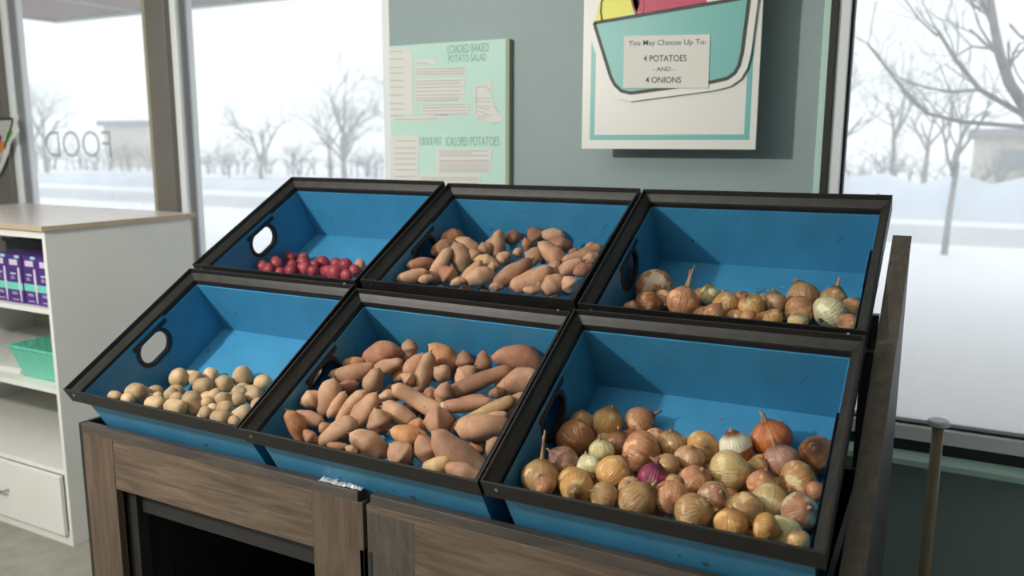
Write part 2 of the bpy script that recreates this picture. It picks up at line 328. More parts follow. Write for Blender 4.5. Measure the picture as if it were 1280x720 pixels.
def window(n, x0, x1, z0, z1, posts=True):
    f = empty(f'window_{n}'); f['kind'] = 'structure'
    fr = MB(); t = .035
    fr.box((x0, YW, z0), (x0 + t, YW + .1, z1)); fr.box((x1 - t, YW, z0), (x1, YW + .1, z1))
    fr.box((x0 + t, YW, z0), (x1 - t, YW + .1, z0 + .045)); fr.box((x0 + t, YW, z1 - .045), (x1 - t, YW + .1, z1))
    fr.obj('window_frame', M['alu'], f, bevel=.003)
    g = .008; gk = MB(); a, b = x0 + t, x1 - t
    gk.box((a, YW + .02, z0 + .045), (a + g, YW + .06, z1 - .045)); gk.box((b - g, YW + .02, z0 + .045), (b, YW + .06, z1 - .045))
    gk.box((a + g, YW + .02, z0 + .045), (b - g, YW + .06, z0 + .045 + g)); gk.box((a + g, YW + .02, z1 - .045 - g), (b - g, YW + .06, z1 - .045))
    gk .obj('gasket', M['black' if n == 1 else 'gasket'], f)
    MB().box((a + g, YW + .045, z0 + .045 + g), (b - g, YW + .051, z1 - .045 - g)).obj('pane', M['glass'], f)
    return f
wr = window(1, 1.572, XR, .655, 2.75)
MB().box((1.552, YW - .012, .60), (1.572, YW + .1, 2.75)).obj('dark_jamb', M['black'], wr)
MB().box((1.572, YW + .01, .60), (XR, YW + .1, .655)).obj('dark_gap', M['black'], wr)
sill = MB().box((1.50, YW - .075, .598), (XR, YW + .02, .618)).obj('window_sill', M['mint'], wr, bevel=.002)
window(2, -1.30, -.075, .12, 2.75)
window(3, -2.575, -1.43, .12, 2.75)
window(4, -4.2, -2.72, .12, 2.75)
window(5, XL, -4.35, .12, 2.75)
for i, (a, b) in enumerate([(-1.43, -1.30), (-2.72, -2.575), (-4.35, -4.2)]):
    o = struct(f'trim_{i+2}', MB().box((a, YW - .03, .0), (b, YW + .12, 2.75)), M['pillar'], bevel=.004)
MB().box((-1.46, YW - .02, .12), (-1.43, YW, 2.75)).obj('edge_strip', M['tanframe'], bpy.data.objects['trim_2'])

# mirrored, faded lettering on the outer face of the left pane
def text_mesh(s, size, m, extrude=.0006, bold=0, align='LEFT', name='lettering'):
    cu = bpy.data.curves.new('t', 'FONT'); cu.body = s; cu.size = size; cu.extrude = extrude; cu.offset = bold; cu.align_x = align; cu.resolution_u = 6
    to = bpy.data.objects.new('t', cu); COL.objects.link(to); bpy.context.view_layer.update()
    dg = bpy.context.evaluated_depsgraph_get(); me = bpy.data.meshes.new_from_object(to.evaluated_get(dg)); me.name = name
    bpy.data.objects.remove(to); me.materials.clear(); me.materials.append(m); return me
def fit_text(s, x0, x1, z0, z1, y, m, parent, bold=0, extrude=.0006, mirror=False, shear=0):
    me = text_mesh(s, 1, m, extrude / max(z1 - z0, .001) if False else .002, bold)
    xs = [v.co.x for v in me.vertices]; ys = [v.co.y for v in me.vertices]; ax, bx, ay, by = min(xs), max(xs), min(ys), max(ys)
    for v in me.vertices:
        u = (v.co.x - ax) / (bx - ax); t = (v.co.y - ay) / (by - ay); u = 1 - u if mirror else u
        v.co = (x0 + u * (x1 - x0), y + (-extrude if v.co.z > 0 else 0), z0 + t * (z1 - z0) + shear * u)
    return link('lettering', me, parent)
fit_text('FOOD', -2.36, -1.83, 1.48, 1.615, YW + .044, M['decal'], bpy.data.objects['window_3'], bold=0, mirror=True)

# ================================================================ measured positions (metres, world)
DATA = {'bins': {
 'FL': {'o': [-0.0005,0.0017,0.9463], 'M': [[0.999999,-0.000961,-0.000943],[0.000325,0.852328,-0.523008],[0.001307,0.523007,0.852327]], 'items': [
  [0.1103,0.2586,0.9254,0.1103,0.2586,0.9254,0.0271,0.5,"potato","large round pale brown potato, leftmost, back row, lower left bin"],
  [0.155,0.2754,0.9256,0.1569,0.2764,0.9255,0.0183,0.5,"potato","medium round pale brown potato, second from left, back row, lower left bin"],
  [0.1647,0.3202,0.9257,0.1647,0.3202,0.9257,0.0219,0.5,"potato","large round pale brown potato, third from left, back row, lower left bin"],
  [0.223,0.2314,0.9247,0.2376,0.2378,0.9265,0.0209,0.5,"potato","large knobbly pale brown potato, second from left, third row from front, lower left bin"],
  [0.2606,0.2746,0.9253,0.2626,0.2742,0.9257,0.0243,0.5,"potato","large round pale brown potato, fourth from left, back row, lower left bin"],
  [0.2739,0.3282,0.9323,0.276,0.3291,0.9325,0.0269,0.5,"potato","large round pale brown potato, fifth from left, back row, lower left bin"],
  [0.3457,0.3266,0.9275,0.3498,0.3281,0.9279,0.0233,0.5,"potato","large round pale brown potato, rightmost, back row, lower left bin"],
  [0.1198,0.1087,0.9263,0.1341,0.1158,0.9236,0.0224,0.5,"potato","large knobbly pale brown potato, leftmost, second row from front, lower left bin"],
  [0.095,0.0687,0.9249,0.1091,0.0696,0.9248,0.012,0.5,"potato","small knobbly pale brown potato, leftmost, front row, lower left bin"],
  [0.1452,0.0711,0.9249,0.1546,0.0715,0.9248,0.0139,0.5,"potato","small round pale brown potato, second from left, front row, lower left bin"],
  [0.1931,0.1215,0.925,0.1949,0.1224,0.925,0.0111,0.5,"potato","small round pale brown potato, second from left, second row from front, lower left bin"],
  [0.2118,0.1464,0.9239,0.2144,0.1482,0.9264,0.0182,0.5,"potato","medium round pale brown potato, leftmost, third row from front, lower left bin"],
  [0.2289,0.0754,0.9249,0.2485,0.0813,0.9249,0.0176,0.5,"potato","medium knobbly pale brown potato, third from left, front row, lower left bin"],
  [0.2538,0.1281,0.9239,0.2563,0.1299,0.9264,0.0159,0.5,"potato","small round pale brown potato, third from left, second row from front, lower left bin"],
  [0.2961,0.0766,0.926,0.3193,0.0839,0.925,0.0173,0.5,"potato","medium knobbly pale brown potato, fourth from left, front row, lower left bin"],
  [0.3141,0.1209,0.9344,0.322,0.1248,0.9105,0.0225,0.5,"potato","large knobbly pale brown potato, fourth from left, second row from front, lower left bin"],
  [0.3523,0.1372,0.9275,0.3523,0.1372,0.9275,0.0156,0.5,"potato","small round pale brown potato, third from left, third row from front, lower left bin"],
  [0.3262,0.1848,0.9254,0.328,0.1857,0.9254,0.0191,0.5,"potato","medium round pale brown potato, fourth from left, third row from front, lower left bin"],
  [0.3718,0.166,0.9321,0.3795,0.1667,0.9186,0.0177,0.5,"potato","medium knobbly pale brown potato, fifth from left, third row from front, lower left bin"],
  [0.3983,0.1944,0.9256,0.3998,0.1943,0.9256,0.0178,0.5,"potato","medium round pale brown potato, sixth from left, third row from front, lower left bin"],
  [0.3498,0.2382,0.9277,0.3564,0.2409,0.9236,0.0163,0.5,"potato","small round pale brown potato, rightmost, third row from front, lower left bin"],
  [0.4052,0.2338,0.9232,0.4125,0.2387,0.9282,0.0201,0.5,"potato","medium round pale brown potato, sixth from left, back row, lower left bin"],
  [0.3965,0.1143,0.9234,0.3961,0.1167,0.9222,0.0153,0.5,"potato","small round pale brown potato, fifth from left, second row from front, lower left bin"],
  [0.4544,0.0764,0.9236,0.4733,0.0769,0.9274,0.0176,0.5,"potato","medium knobbly pale brown potato, sixth from left, front row, lower left bin"],
  [0.4857,0.1106,0.9198,0.4982,0.1163,0.9301,0.0206,0.5,"potato","large knobbly pale brown potato, rightmost, second row from front, lower left bin"],
  [0.4036,0.0858,0.9255,0.4036,0.0858,0.9255,0.0151,0.5,"potato","small round pale brown potato, fifth from left, front row, lower left bin"],
  [0.4259,0.1242,0.9285,0.4244,0.1303,0.9262,0.0172,0.5,"potato","medium round pale brown potato, sixth from left, second row from front, lower left bin"],
  [0.5114,0.0722,0.9243,0.5114,0.0722,0.9243,0.0146,0.5,"potato","small round pale brown potato, rightmost, front row, lower left bin"],
  ], 'fill': [[0.0833,0.1637,0.9013,0.0207,"partly hidden potato beneath others, leftmost, front half of lower left bin"],[0.1353,0.1522,0.8946,0.0208,"partly hidden potato beneath others, second from left, front half of lower left bin"],[0.3616,0.1269,0.894,0.0237,"partly hidden potato beneath others, third from left, front half of lower left bin"],[0.278,0.2085,0.9024,0.0238,"partly hidden potato beneath others, fourth from left, front half of lower left bin"],[0.3269,0.2184,0.9016,0.0216,"partly hidden potato beneath others, fifth from left, front half of lower left bin"],[0.4691,0.188,0.9096,0.0193,"partly hidden potato beneath others, sixth from left, front half of lower left bin"],[0.4442,0.2212,0.9083,0.0231,"partly hidden potato beneath others, seventh from left, front half of lower left bin"],[0.075,0.2082,0.8934,0.0211,"partly hidden potato beneath others, leftmost, back half of lower left bin"],[0.0568,0.2936,0.9017,0.0193,"partly hidden potato beneath others, second from left, back half of lower left bin"],[0.14,0.2217,0.9001,0.0206,"partly hidden potato beneath others, third from left, back half of lower left bin"],[0.0935,0.3129,0.9132,0.019,"partly hidden potato beneath others, fourth from left, back half of lower left bin"],[0.2959,0.3013,0.9075,0.02,"partly hidden potato beneath others, fifth from left, back half of lower left bin"],[0.3375,0.2933,0.9058,0.0227,"partly hidden potato beneath others, sixth from left, back half of lower left bin"]]},
 'BL': {'o': [-0.0041,0.4246,1.2074], 'M': [[0.999963,0.00778,-0.003571],[-0.00853,0.870291,-0.492463],[-0.000723,0.492476,0.870326]], 'items': [
  [0.0514,0.6465,1.1758,0.0514,0.6465,1.1758,0.0198,0.5,"redpotato","medium red-skinned potato, leftmost, front row, upper left bin"],
  [0.0575,0.6959,1.1788,0.0575,0.6959,1.1788,0.0226,0.5,"redpotato","large red-skinned potato, leftmost, middle row, upper left bin"],
  [0.0885,0.6322,1.1705,0.0885,0.6322,1.1705,0.0196,0.5,"redpotato","medium red-skinned potato, second from left, front row, upper left bin"],
  [0.0533,0.7681,1.1894,0.0533,0.7681,1.1894,0.0206,0.5,"redpotato","large red-skinned potato, leftmost, back row, upper left bin"],
  [0.0995,0.7778,1.1897,0.0995,0.7778,1.1897,0.0179,0.5,"redpotato","small red-skinned potato, second from left, back row, upper left bin"],
  [0.1332,0.7361,1.1842,0.1332,0.7361,1.1842,0.0214,0.5,"redpotato","large red-skinned potato, third from left, middle row, upper left bin"],
  [0.1693,0.6409,1.1725,0.1693,0.6409,1.1725,0.0194,0.5,"redpotato","medium red-skinned potato, fourth from left, front row, upper left bin"],
  [0.1904,0.6747,1.176,0.1904,0.6747,1.176,0.0219,0.5,"redpotato","large red-skinned potato, fourth from left, middle row, upper left bin"],
  [0.1275,0.6953,1.1788,0.1275,0.6953,1.1788,0.0174,0.5,"redpotato","small red-skinned potato, second from left, middle row, upper left bin"],
  [0.2413,0.6607,1.1742,0.2413,0.6607,1.1742,0.018,0.5,"redpotato","small red-skinned potato, fifth from left, front row, upper left bin"],
  [0.2041,0.7464,1.1831,0.2041,0.7464,1.1831,0.0237,0.5,"redpotato","large red-skinned potato, third from left, back row, upper left bin"],
  [0.2033,0.7091,1.1831,0.2033,0.7091,1.1831,0.0148,0.5,"redpotato","small red-skinned potato, fifth from left, middle row, upper left bin"],
  [0.2883,0.6743,1.1759,0.2883,0.6743,1.1759,0.0192,0.5,"redpotato","medium red-skinned potato, sixth from left, middle row, upper left bin"],
  [0.3272,0.657,1.174,0.3272,0.657,1.174,0.0248,0.5,"redpotato","large red-skinned potato, sixth from left, front row, upper left bin"],
  [0.2528,0.7499,1.1857,0.2528,0.7499,1.1857,0.0185,0.5,"redpotato","small red-skinned potato, fourth from left, back row, upper left bin"],
  [0.2921,0.7485,1.1861,0.2921,0.7485,1.1861,0.0221,0.5,"redpotato","large red-skinned potato, fifth from left, back row, upper left bin"],
  [0.3754,0.649,1.1727,0.3754,0.649,1.1727,0.0187,0.5,"redpotato","medium red-skinned potato, rightmost, front row, upper left bin"],
  [0.3673,0.6984,1.1793,0.3673,0.6984,1.1793,0.019,0.5,"redpotato","medium red-skinned potato, rightmost, middle row, upper left bin"],
  [0.3323,0.7654,1.1881,0.3323,0.7654,1.1881,0.0171,0.5,"peach","small peach-coloured potato, rightmost, back row, upper left bin"],
  [0.1405,0.6257,1.1688,0.1405,0.6257,1.1688,0.0145,0.5,"redpotato","small red-skinned potato, third from left, front row, upper left bin"],
  ], 'fill': [[0.1013,0.7193,1.1561,0.0198,"partly hidden red-skinned potato beneath others, leftmost, front half of upper left bin"],[0.2298,0.7275,1.1618,0.0203,"partly hidden red-skinned potato beneath others, second from left, front half of upper left bin"],[0.0746,0.746,1.1683,0.0174,"partly hidden red-skinned potato beneath others, leftmost, back half of upper left bin"],[0.3799,0.7381,1.1662,0.0184,"partly hidden red-skinned potato beneath others, second from left, back half of upper left bin"]]},
 'FM': {'o': [0.5995,-0.0011,0.9455], 'M': [[0.99995,-0.003669,0.009281],[0.00787,0.86171,-0.50734],[-0.006136,0.507388,0.861696]], 'items': [
  [0.6431,0.2733,1.0056,0.706,0.3246,1.0167,0.0213,0.55,"pink","medium pinkish sweet potato, leftmost, fifth row from front, lower middle bin"],
  [0.64,0.3203,1.021,0.6685,0.3401,1.0231,0.0157,0.5,"orange","small orange-tan sweet potato, second from left, fifth row from front, lower middle bin"],
  [0.6763,0.3594,1.024,0.7273,0.3885,1.0448,0.0238,0.6,"red","large reddish sweet potato, leftmost, sixth row from front, lower middle bin"],
  [0.7304,0.3259,1.0156,0.7662,0.3517,1.0309,0.0174,0.4,"tan","small tan sweet potato, second from left, sixth row from front, lower middle bin"],
  [0.7454,0.2738,0.9887,0.754,0.2836,1.015,0.0226,0.3,"tan","large tan sweet potato, third from left, fifth row from front, lower middle bin"],
  [0.6884,0.2025,0.9983,0.6791,0.1877,0.9494,0.024,0.3,"tan","large tan sweet potato, second from left, third row from front, lower middle bin"],
  [0.6452,0.1668,0.9679,0.6565,0.1817,0.9752,0.0203,0.5,"tan","medium tan sweet potato, leftmost, third row from front, lower middle bin"],
  [0.7328,0.1869,0.9872,0.7135,0.1689,0.9479,0.0145,0.6,"tan","small tan sweet potato, third from left, third row from front, lower middle bin"],
  [0.7848,0.1933,0.9941,0.7496,0.159,0.935,0.0162,0.3,"tan","small tan sweet potato, fourth from left, third row from front, lower middle bin"],
  [0.8152,0.1124,0.9558,0.7696,0.0818,0.9228,0.0207,0.3,"tan","medium tan sweet potato, third from left, second row from front, lower middle bin"],
  [0.8174,0.1851,0.9908,0.795,0.1602,0.9434,0.0231,0.6,"pink","large pinkish sweet potato, fifth from left, third row from front, lower middle bin"],
  [0.8638,0.1482,0.9648,0.8678,0.1492,0.9547,0.0311,0.5,"tan","large tan sweet potato, fourth from left, second row from front, lower middle bin"],
  [0.8164,0.2256,0.9818,0.8387,0.2387,0.9886,0.0181,0.5,"tan","medium tan sweet potato, second from left, fourth row from front, lower middle bin"],
  [0.8657,0.1898,0.98,0.9052,0.201,0.9573,0.0246,0.35,"tan","large tan sweet potato, sixth from left, third row from front, lower middle bin"],
  [0.6734,0.0815,0.9589,0.6971,0.085,0.9122,0.0193,0.5,"orange","medium orange-tan sweet potato, leftmost, front row, lower middle bin"],
  [0.673,0.1074,0.9533,0.7124,0.1258,0.9405,0.0178,0.5,"pink","medium pinkish sweet potato, leftmost, second row from front, lower middle bin"],
  [0.7355,0.0659,0.9362,0.7495,0.0709,0.9238,0.0138,0.5,"red","small reddish sweet potato, second from left, front row, lower middle bin"],
  [0.7509,0.1008,0.9405,0.7521,0.1016,0.9417,0.0157,0.5,"pink","small pinkish sweet potato, second from left, second row from front, lower middle bin"],
  [0.8662,0.0699,0.9481,0.9107,0.0883,0.9183,0.0216,0.4,"tan","medium tan sweet potato, fifth from left, front row, lower middle bin"],
  [0.8059,0.0568,0.9265,0.8355,0.0679,0.9244,0.0101,0.5,"red","small reddish sweet potato, third from left, front row, lower middle bin"],
  [0.8519,0.0598,0.9261,0.8671,0.0642,0.9212,0.01,0.5,"tan","small tan sweet potato, fourth from left, front row, lower middle bin"],
  [0.9664,0.0758,0.9338,0.9742,0.0805,0.9247,0.0293,0.5,"tan","large tan sweet potato, sixth from left, front row, lower middle bin"],
  [0.9316,0.1226,0.9557,0.9762,0.1441,0.9449,0.0201,0.5,"orange","medium orange-tan sweet potato, fifth from left, second row from front, lower middle bin"],
  [1.0115,0.0999,0.95,1.0208,0.1003,0.9269,0.026,0.5,"pink","large pinkish sweet potato, sixth from left, second row from front, lower middle bin"],
  [1.0575,0.101,0.9677,1.1277,0.1248,0.9131,0.032,0.5,"pink","large pinkish sweet potato, seventh from left, second row from front, lower middle bin"],
  [1.0475,0.067,0.9215,1.0794,0.0745,0.9323,0.019,0.6,"yellow","medium yellowish sweet potato, seventh from left, front row, lower middle bin"],
  [1.1003,0.0666,0.9282,1.1484,0.0788,0.9146,0.0187,0.5,"pink","medium pinkish sweet potato, rightmost, front row, lower middle bin"],
  [0.9877,0.1845,0.9703,0.9959,0.1907,0.9707,0.0324,0.4,"pink","large pinkish sweet potato, rightmost, third row from front, lower middle bin"],
  [0.8633,0.2219,1.0123,0.9467,0.2526,0.9651,0.0196,0.7,"tan","medium tan sweet potato, third from left, fourth row from front, lower middle bin"],
  [0.8254,0.3031,1.0139,0.8359,0.3073,1.0065,0.0149,0.5,"tan","small tan sweet potato, fourth from left, fifth row from front, lower middle bin"],
  [0.7568,0.4174,1.056,0.7594,0.416,1.042,0.0219,0.4,"tan","large tan sweet potato, leftmost, back row, lower middle bin"],
  [0.8073,0.3493,1.0151,0.8247,0.3636,1.0407,0.0211,0.3,"pink","medium pinkish sweet potato, third from left, sixth row from front, lower middle bin"],
  [0.8603,0.347,1.0531,0.846,0.3269,0.9887,0.0207,0.55,"tan","medium tan sweet potato, fourth from left, sixth row from front, lower middle bin"],
  [0.8471,0.4058,1.0595,0.8832,0.4199,1.034,0.0291,0.5,"orange","large orange-tan sweet potato, second from left, back row, lower middle bin"],
  [0.8988,0.3446,1.0237,0.9,0.3451,1.0227,0.0262,0.5,"tan","large tan sweet potato, fifth from left, sixth row from front, lower middle bin"],
  [0.927,0.4008,1.0487,0.9294,0.3994,1.0349,0.0247,0.5,"brown","large brown sweet potato, third from left, back row, lower middle bin"],
  [0.9663,0.3545,1.0315,0.9549,0.3457,1.0174,0.024,0.5,"tan","large tan sweet potato, sixth from left, sixth row from front, lower middle bin"],
  [0.9788,0.4027,1.0586,0.9859,0.3999,1.0249,0.0206,0.5,"brown","medium brown sweet potato, fourth from left, back row, lower middle bin"],
  [1.0193,0.4125,1.0588,1.0944,0.4434,1.0437,0.0261,0.7,"red","large reddish sweet potato, rightmost, back row, lower middle bin"],
  [0.9565,0.3043,0.9937,1.0576,0.3679,1.0448,0.0181,0.4,"brown","medium brown sweet potato, seventh from left, sixth row from front, lower middle bin"],
  [0.9509,0.2781,1.0092,0.9478,0.2722,0.9888,0.0215,0.5,"pink","medium pinkish sweet potato, fifth from left, fifth row from front, lower middle bin"],
  [0.9118,0.2653,0.9959,0.9252,0.2698,0.9919,0.0126,0.5,"red","small reddish sweet potato, fourth from left, fourth row from front, lower middle bin"],
  [0.9826,0.2356,0.9881,1.0606,0.2784,0.9974,0.0157,0.3,"cut","small cut-ended sweet potato, fifth from left, fourth row from front, lower middle bin"],
  [1.001,0.2682,0.9964,1.0392,0.2888,1.0009,0.0106,0.5,"orange","small orange-tan sweet potato, sixth from left, fifth row from front, lower middle bin"],
  [1.0765,0.3385,1.0142,1.1242,0.3677,1.0344,0.0268,0.6,"pink","large pinkish sweet potato, rightmost, sixth row from front, lower middle bin"],
  [1.0159,0.2052,0.9521,1.1224,0.2653,1.014,0.0137,0.75,"yellow","small yellowish sweet potato, sixth from left, fourth row from front, lower middle bin"],
  [1.1139,0.2736,0.9818,1.1366,0.2949,1.0127,0.0189,0.5,"pink","medium pinkish sweet potato, rightmost, fifth row from front, lower middle bin"],
  [1.061,0.182,0.969,1.1279,0.2179,0.9757,0.025,0.3,"pink","large pinkish sweet potato, seventh from left, fourth row from front, lower middle bin"],
  [1.0919,0.2248,0.9843,1.1176,0.2432,0.9875,0.0118,0.5,"tan","small tan sweet potato, rightmost, fourth row from front, lower middle bin"],
  [1.1415,0.1488,0.9461,1.147,0.1584,0.959,0.0161,0.5,"pink","small pinkish sweet potato, rightmost, second row from front, lower middle bin"],
  [1.0579,0.305,1.008,1.0745,0.3144,1.0114,0.0124,0.5,"brown","small brown sweet potato, seventh from left, fifth row from front, lower middle bin"],
  [0.6898,0.2407,0.9891,0.7125,0.2537,0.9941,0.015,0.5,"red","small reddish sweet potato, leftmost, fourth row from front, lower middle bin"],
  [0.9452,0.1627,0.9628,0.9588,0.1722,0.9595,0.0136,0.5,"orange","small orange-tan sweet potato, seventh from left, third row from front, lower middle bin"],
  ], 'fill': [[0.6778,0.1316,0.8872,0.0222,"partly hidden sweet potato beneath others, leftmost, front half of lower middle bin"],[0.6879,0.202,0.8902,0.0223,"partly hidden sweet potato beneath others, second from left, front half of lower middle bin"],[0.6851,0.2577,0.9652,0.023,"partly hidden sweet potato beneath others, third from left, front half of lower middle bin"],[0.8103,0.1538,0.8656,0.0239,"partly hidden sweet potato beneath others, fourth from left, front half of lower middle bin"],[0.7136,0.3455,0.9291,0.0211,"partly hidden sweet potato beneath others, fifth from left, front half of lower middle bin"],[0.7953,0.2791,0.9423,0.0248,"partly hidden sweet potato beneath others, sixth from left, front half of lower middle bin"],[0.8203,0.1972,0.8819,0.021,"partly hidden sweet potato beneath others, seventh from left, front half of lower middle bin"],[0.9483,0.1619,0.9155,0.0249,"partly hidden sweet potato beneath others, eighth from left, front half of lower middle bin"],[0.8573,0.2949,0.9464,0.0233,"partly hidden sweet potato beneath others, ninth from left, front half of lower middle bin"],[0.8744,0.3246,0.9187,0.0242,"partly hidden sweet potato beneath others, tenth from left, front half of lower middle bin"],[0.9314,0.3184,0.9154,0.025,"partly hidden sweet potato beneath others, eleventh from left, front half of lower middle bin"],[1.0796,0.1986,0.9241,0.0226,"partly hidden sweet potato beneath others, twelfth from left, front half of lower middle bin"],[0.7635,0.3292,0.9617,0.0214,"partly hidden sweet potato beneath others, leftmost, back half of lower middle bin"],[0.7621,0.3682,0.9961,0.0251,"partly hidden sweet potato beneath others, second from left, back half of lower middle bin"],[0.7179,0.4244,1.0172,0.0211,"partly hidden sweet potato beneath others, third from left, back half of lower middle bin"],[0.7153,0.4654,1.0012,0.0224,"partly hidden sweet potato beneath others, fourth from left, back half of lower middle bin"],[0.8058,0.335,0.9663,0.022,"partly hidden sweet potato beneath others, fifth from left, back half of lower middle bin"],[0.7922,0.4213,1.0226,0.0237,"partly hidden sweet potato beneath others, sixth from left, back half of lower middle bin"],[0.8897,0.3134,0.9811,0.02,"partly hidden sweet potato beneath others, seventh from left, back half of lower middle bin"],[0.8534,0.3896,1.0072,0.0249,"partly hidden sweet potato beneath others, eighth from left, back half of lower middle bin"],[0.9298,0.3838,0.9905,0.0209,"partly hidden sweet potato beneath others, ninth from left, back half of lower middle bin"],[0.8637,0.4585,0.9976,0.0242,"partly hidden sweet potato beneath others, tenth from left, back half of lower middle bin"],[1.0446,0.3663,1.0099,0.0198,"partly hidden sweet potato beneath others, eleventh from left, back half of lower middle bin"]]},
 'BM': {'o': [0.6006,0.4268,1.2102], 'M': [[0.999999,0.000491,-0.001017],[-0.000915,0.880516,-0.474015],[0.000663,0.474016,0.880516]], 'items': [
  [0.6468,0.7651,1.2843,0.6561,0.813,1.2884,0.0219,0.5,"orange","large orange-tan sweet potato, leftmost, back row, upper middle bin"],
  [0.6488,0.7121,1.2545,0.6657,0.7632,1.2685,0.0215,0.4,"pink","large pinkish sweet potato, leftmost, fourth row from front, upper middle bin"],
  [0.6744,0.7812,1.2735,0.7208,0.8009,1.2584,0.0184,0.5,"tan","medium tan sweet potato, second from left, fourth row from front, upper middle bin"],
  [0.6417,0.5964,1.229,0.6628,0.6566,1.2279,0.0164,0.5,"red","small reddish sweet potato, leftmost, second row from front, upper middle bin"],
  [0.6435,0.5517,1.2003,0.6795,0.5957,1.2095,0.0171,0.6,"tan","medium tan sweet potato, leftmost, front row, upper middle bin"],
  [0.7105,0.6672,1.2585,0.6857,0.6411,1.1925,0.0175,0.7,"tan","medium tan sweet potato, second from left, second row from front, upper middle bin"],
  [0.6971,0.5645,1.1982,0.7183,0.5767,1.2028,0.0106,0.5,"tan","small tan sweet potato, second from left, front row, upper middle bin"],
  [0.7223,0.7036,1.262,0.74,0.7045,1.2187,0.0265,0.55,"tan","large tan sweet potato, leftmost, third row from front, upper middle bin"],
  [0.7492,0.5982,1.2163,0.7652,0.6041,1.2031,0.0212,0.5,"red","large reddish sweet potato, third from left, front row, upper middle bin"],
  [0.7595,0.7211,1.2548,0.7722,0.7245,1.238,0.0166,0.4,"tan","small tan sweet potato, second from left, third row from front, upper middle bin"],
  [0.7874,0.6213,1.2015,0.8211,0.6462,1.2376,0.017,0.5,"pink","medium pinkish sweet potato, third from left, second row from front, upper middle bin"],
  [0.7646,0.771,1.2591,0.7754,0.7773,1.2649,0.0202,0.5,"tan","medium tan sweet potato, third from left, fourth row from front, upper middle bin"],
  [0.8279,0.5928,1.2026,0.8661,0.6164,1.219,0.0208,0.6,"tan","large tan sweet potato, fourth from left, second row from front, upper middle bin"],
  [0.8069,0.6859,1.241,0.8328,0.698,1.233,0.0194,0.4,"yellow","medium yellowish sweet potato, third from left, third row from front, upper middle bin"],
  [0.7946,0.8097,1.296,0.7929,0.7994,1.2447,0.0204,0.6,"tan","medium tan sweet potato, second from left, back row, upper middle bin"],
  [0.8481,0.7215,1.2416,0.8605,0.7303,1.2528,0.0152,0.4,"tan","small tan sweet potato, fourth from left, third row from front, upper middle bin"],
  [0.8139,0.8572,1.2862,0.8162,0.8587,1.2875,0.0275,0.5,"brown","large brown sweet potato, third from left, back row, upper middle bin"],
  [0.8778,0.7663,1.2592,0.8788,0.767,1.2598,0.0176,0.5,"pink","medium pinkish sweet potato, fourth from left, fourth row from front, upper middle bin"],
  [0.8757,0.8683,1.2999,0.8825,0.8742,1.2871,0.025,0.5,"brown","large brown sweet potato, fifth from left, back row, upper middle bin"],
  [0.8765,0.8189,1.2825,0.8811,0.8183,1.2676,0.0134,0.5,"orange","small orange-tan sweet potato, fourth from left, back row, upper middle bin"],
  [0.9365,0.7409,1.2435,0.9428,0.748,1.2622,0.0215,0.5,"tan","large tan sweet potato, fifth from left, third row from front, upper middle bin"],
  [0.9124,0.8731,1.3003,0.9513,0.8766,1.3002,0.018,0.5,"tan","medium tan sweet potato, sixth from left, back row, upper middle bin"],
  [0.9615,0.8283,1.2836,0.9895,0.8419,1.2767,0.0198,0.5,"brown","medium brown sweet potato, rightmost, back row, upper middle bin"],
  [0.9594,0.7661,1.2791,1.0031,0.7826,1.2447,0.0226,0.6,"pink","large pinkish sweet potato, fifth from left, fourth row from front, upper middle bin"],
  [0.8945,0.6268,1.2012,0.9526,0.6664,1.2458,0.0229,0.5,"pink","large pinkish sweet potato, sixth from left, second row from front, upper middle bin"],
  [0.9608,0.6063,1.2006,1.018,0.6423,1.2335,0.0244,0.6,"pink","large pinkish sweet potato, seventh from left, second row from front, upper middle bin"],
  [1.0562,0.5938,1.2026,1.0703,0.604,1.216,0.0257,0.5,"pink","large pinkish sweet potato, rightmost, front row, upper middle bin"],
  [1.1027,0.606,1.2153,1.1076,0.6071,1.208,0.0216,0.5,"tan","large tan sweet potato, rightmost, second row from front, upper middle bin"],
  [1.021,0.6693,1.2342,1.033,0.6761,1.2279,0.0164,0.5,"yellow","small yellowish sweet potato, sixth from left, third row from front, upper middle bin"],
  [1.0534,0.6797,1.2252,1.0864,0.7047,1.2496,0.0184,0.4,"pink","medium pinkish sweet potato, seventh from left, third row from front, upper middle bin"],
  [1.0295,0.7613,1.2517,1.0984,0.8043,1.2784,0.017,0.6,"tan","medium tan sweet potato, seventh from left, fourth row from front, upper middle bin"],
  [1.09,0.7538,1.2544,1.1081,0.7646,1.2605,0.0167,0.5,"tan","medium tan sweet potato, rightmost, fourth row from front, upper middle bin"],
  [1.0951,0.685,1.2326,1.118,0.6989,1.2419,0.0163,0.5,"red","small reddish sweet potato, rightmost, third row from front, upper middle bin"],
  [1.0312,0.7883,1.2674,1.0442,0.7962,1.2662,0.0118,0.5,"red","small reddish sweet potato, sixth from left, fourth row from front, upper middle bin"],
  [1.0119,0.5568,1.1991,1.0355,0.5691,1.1978,0.0098,0.5,"tan","small tan sweet potato, sixth from left, front row, upper middle bin"],
  [0.8535,0.6654,1.2289,0.8606,0.6695,1.2306,0.0149,0.5,"pink","small pinkish sweet potato, fifth from left, second row from front, upper middle bin"],
  [0.8002,0.5587,1.1966,0.8227,0.5715,1.2013,0.0103,0.5,"tan","small tan sweet potato, fourth from left, front row, upper middle bin"],
  [0.9164,0.5582,1.199,0.9334,0.5669,1.1977,0.0101,0.5,"tan","small tan sweet potato, fifth from left, front row, upper middle bin"],
  [1.0304,0.5903,1.2066,1.033,0.592,1.2072,0.0099,0.5,"tan","small tan sweet potato, seventh from left, front row, upper middle bin"],
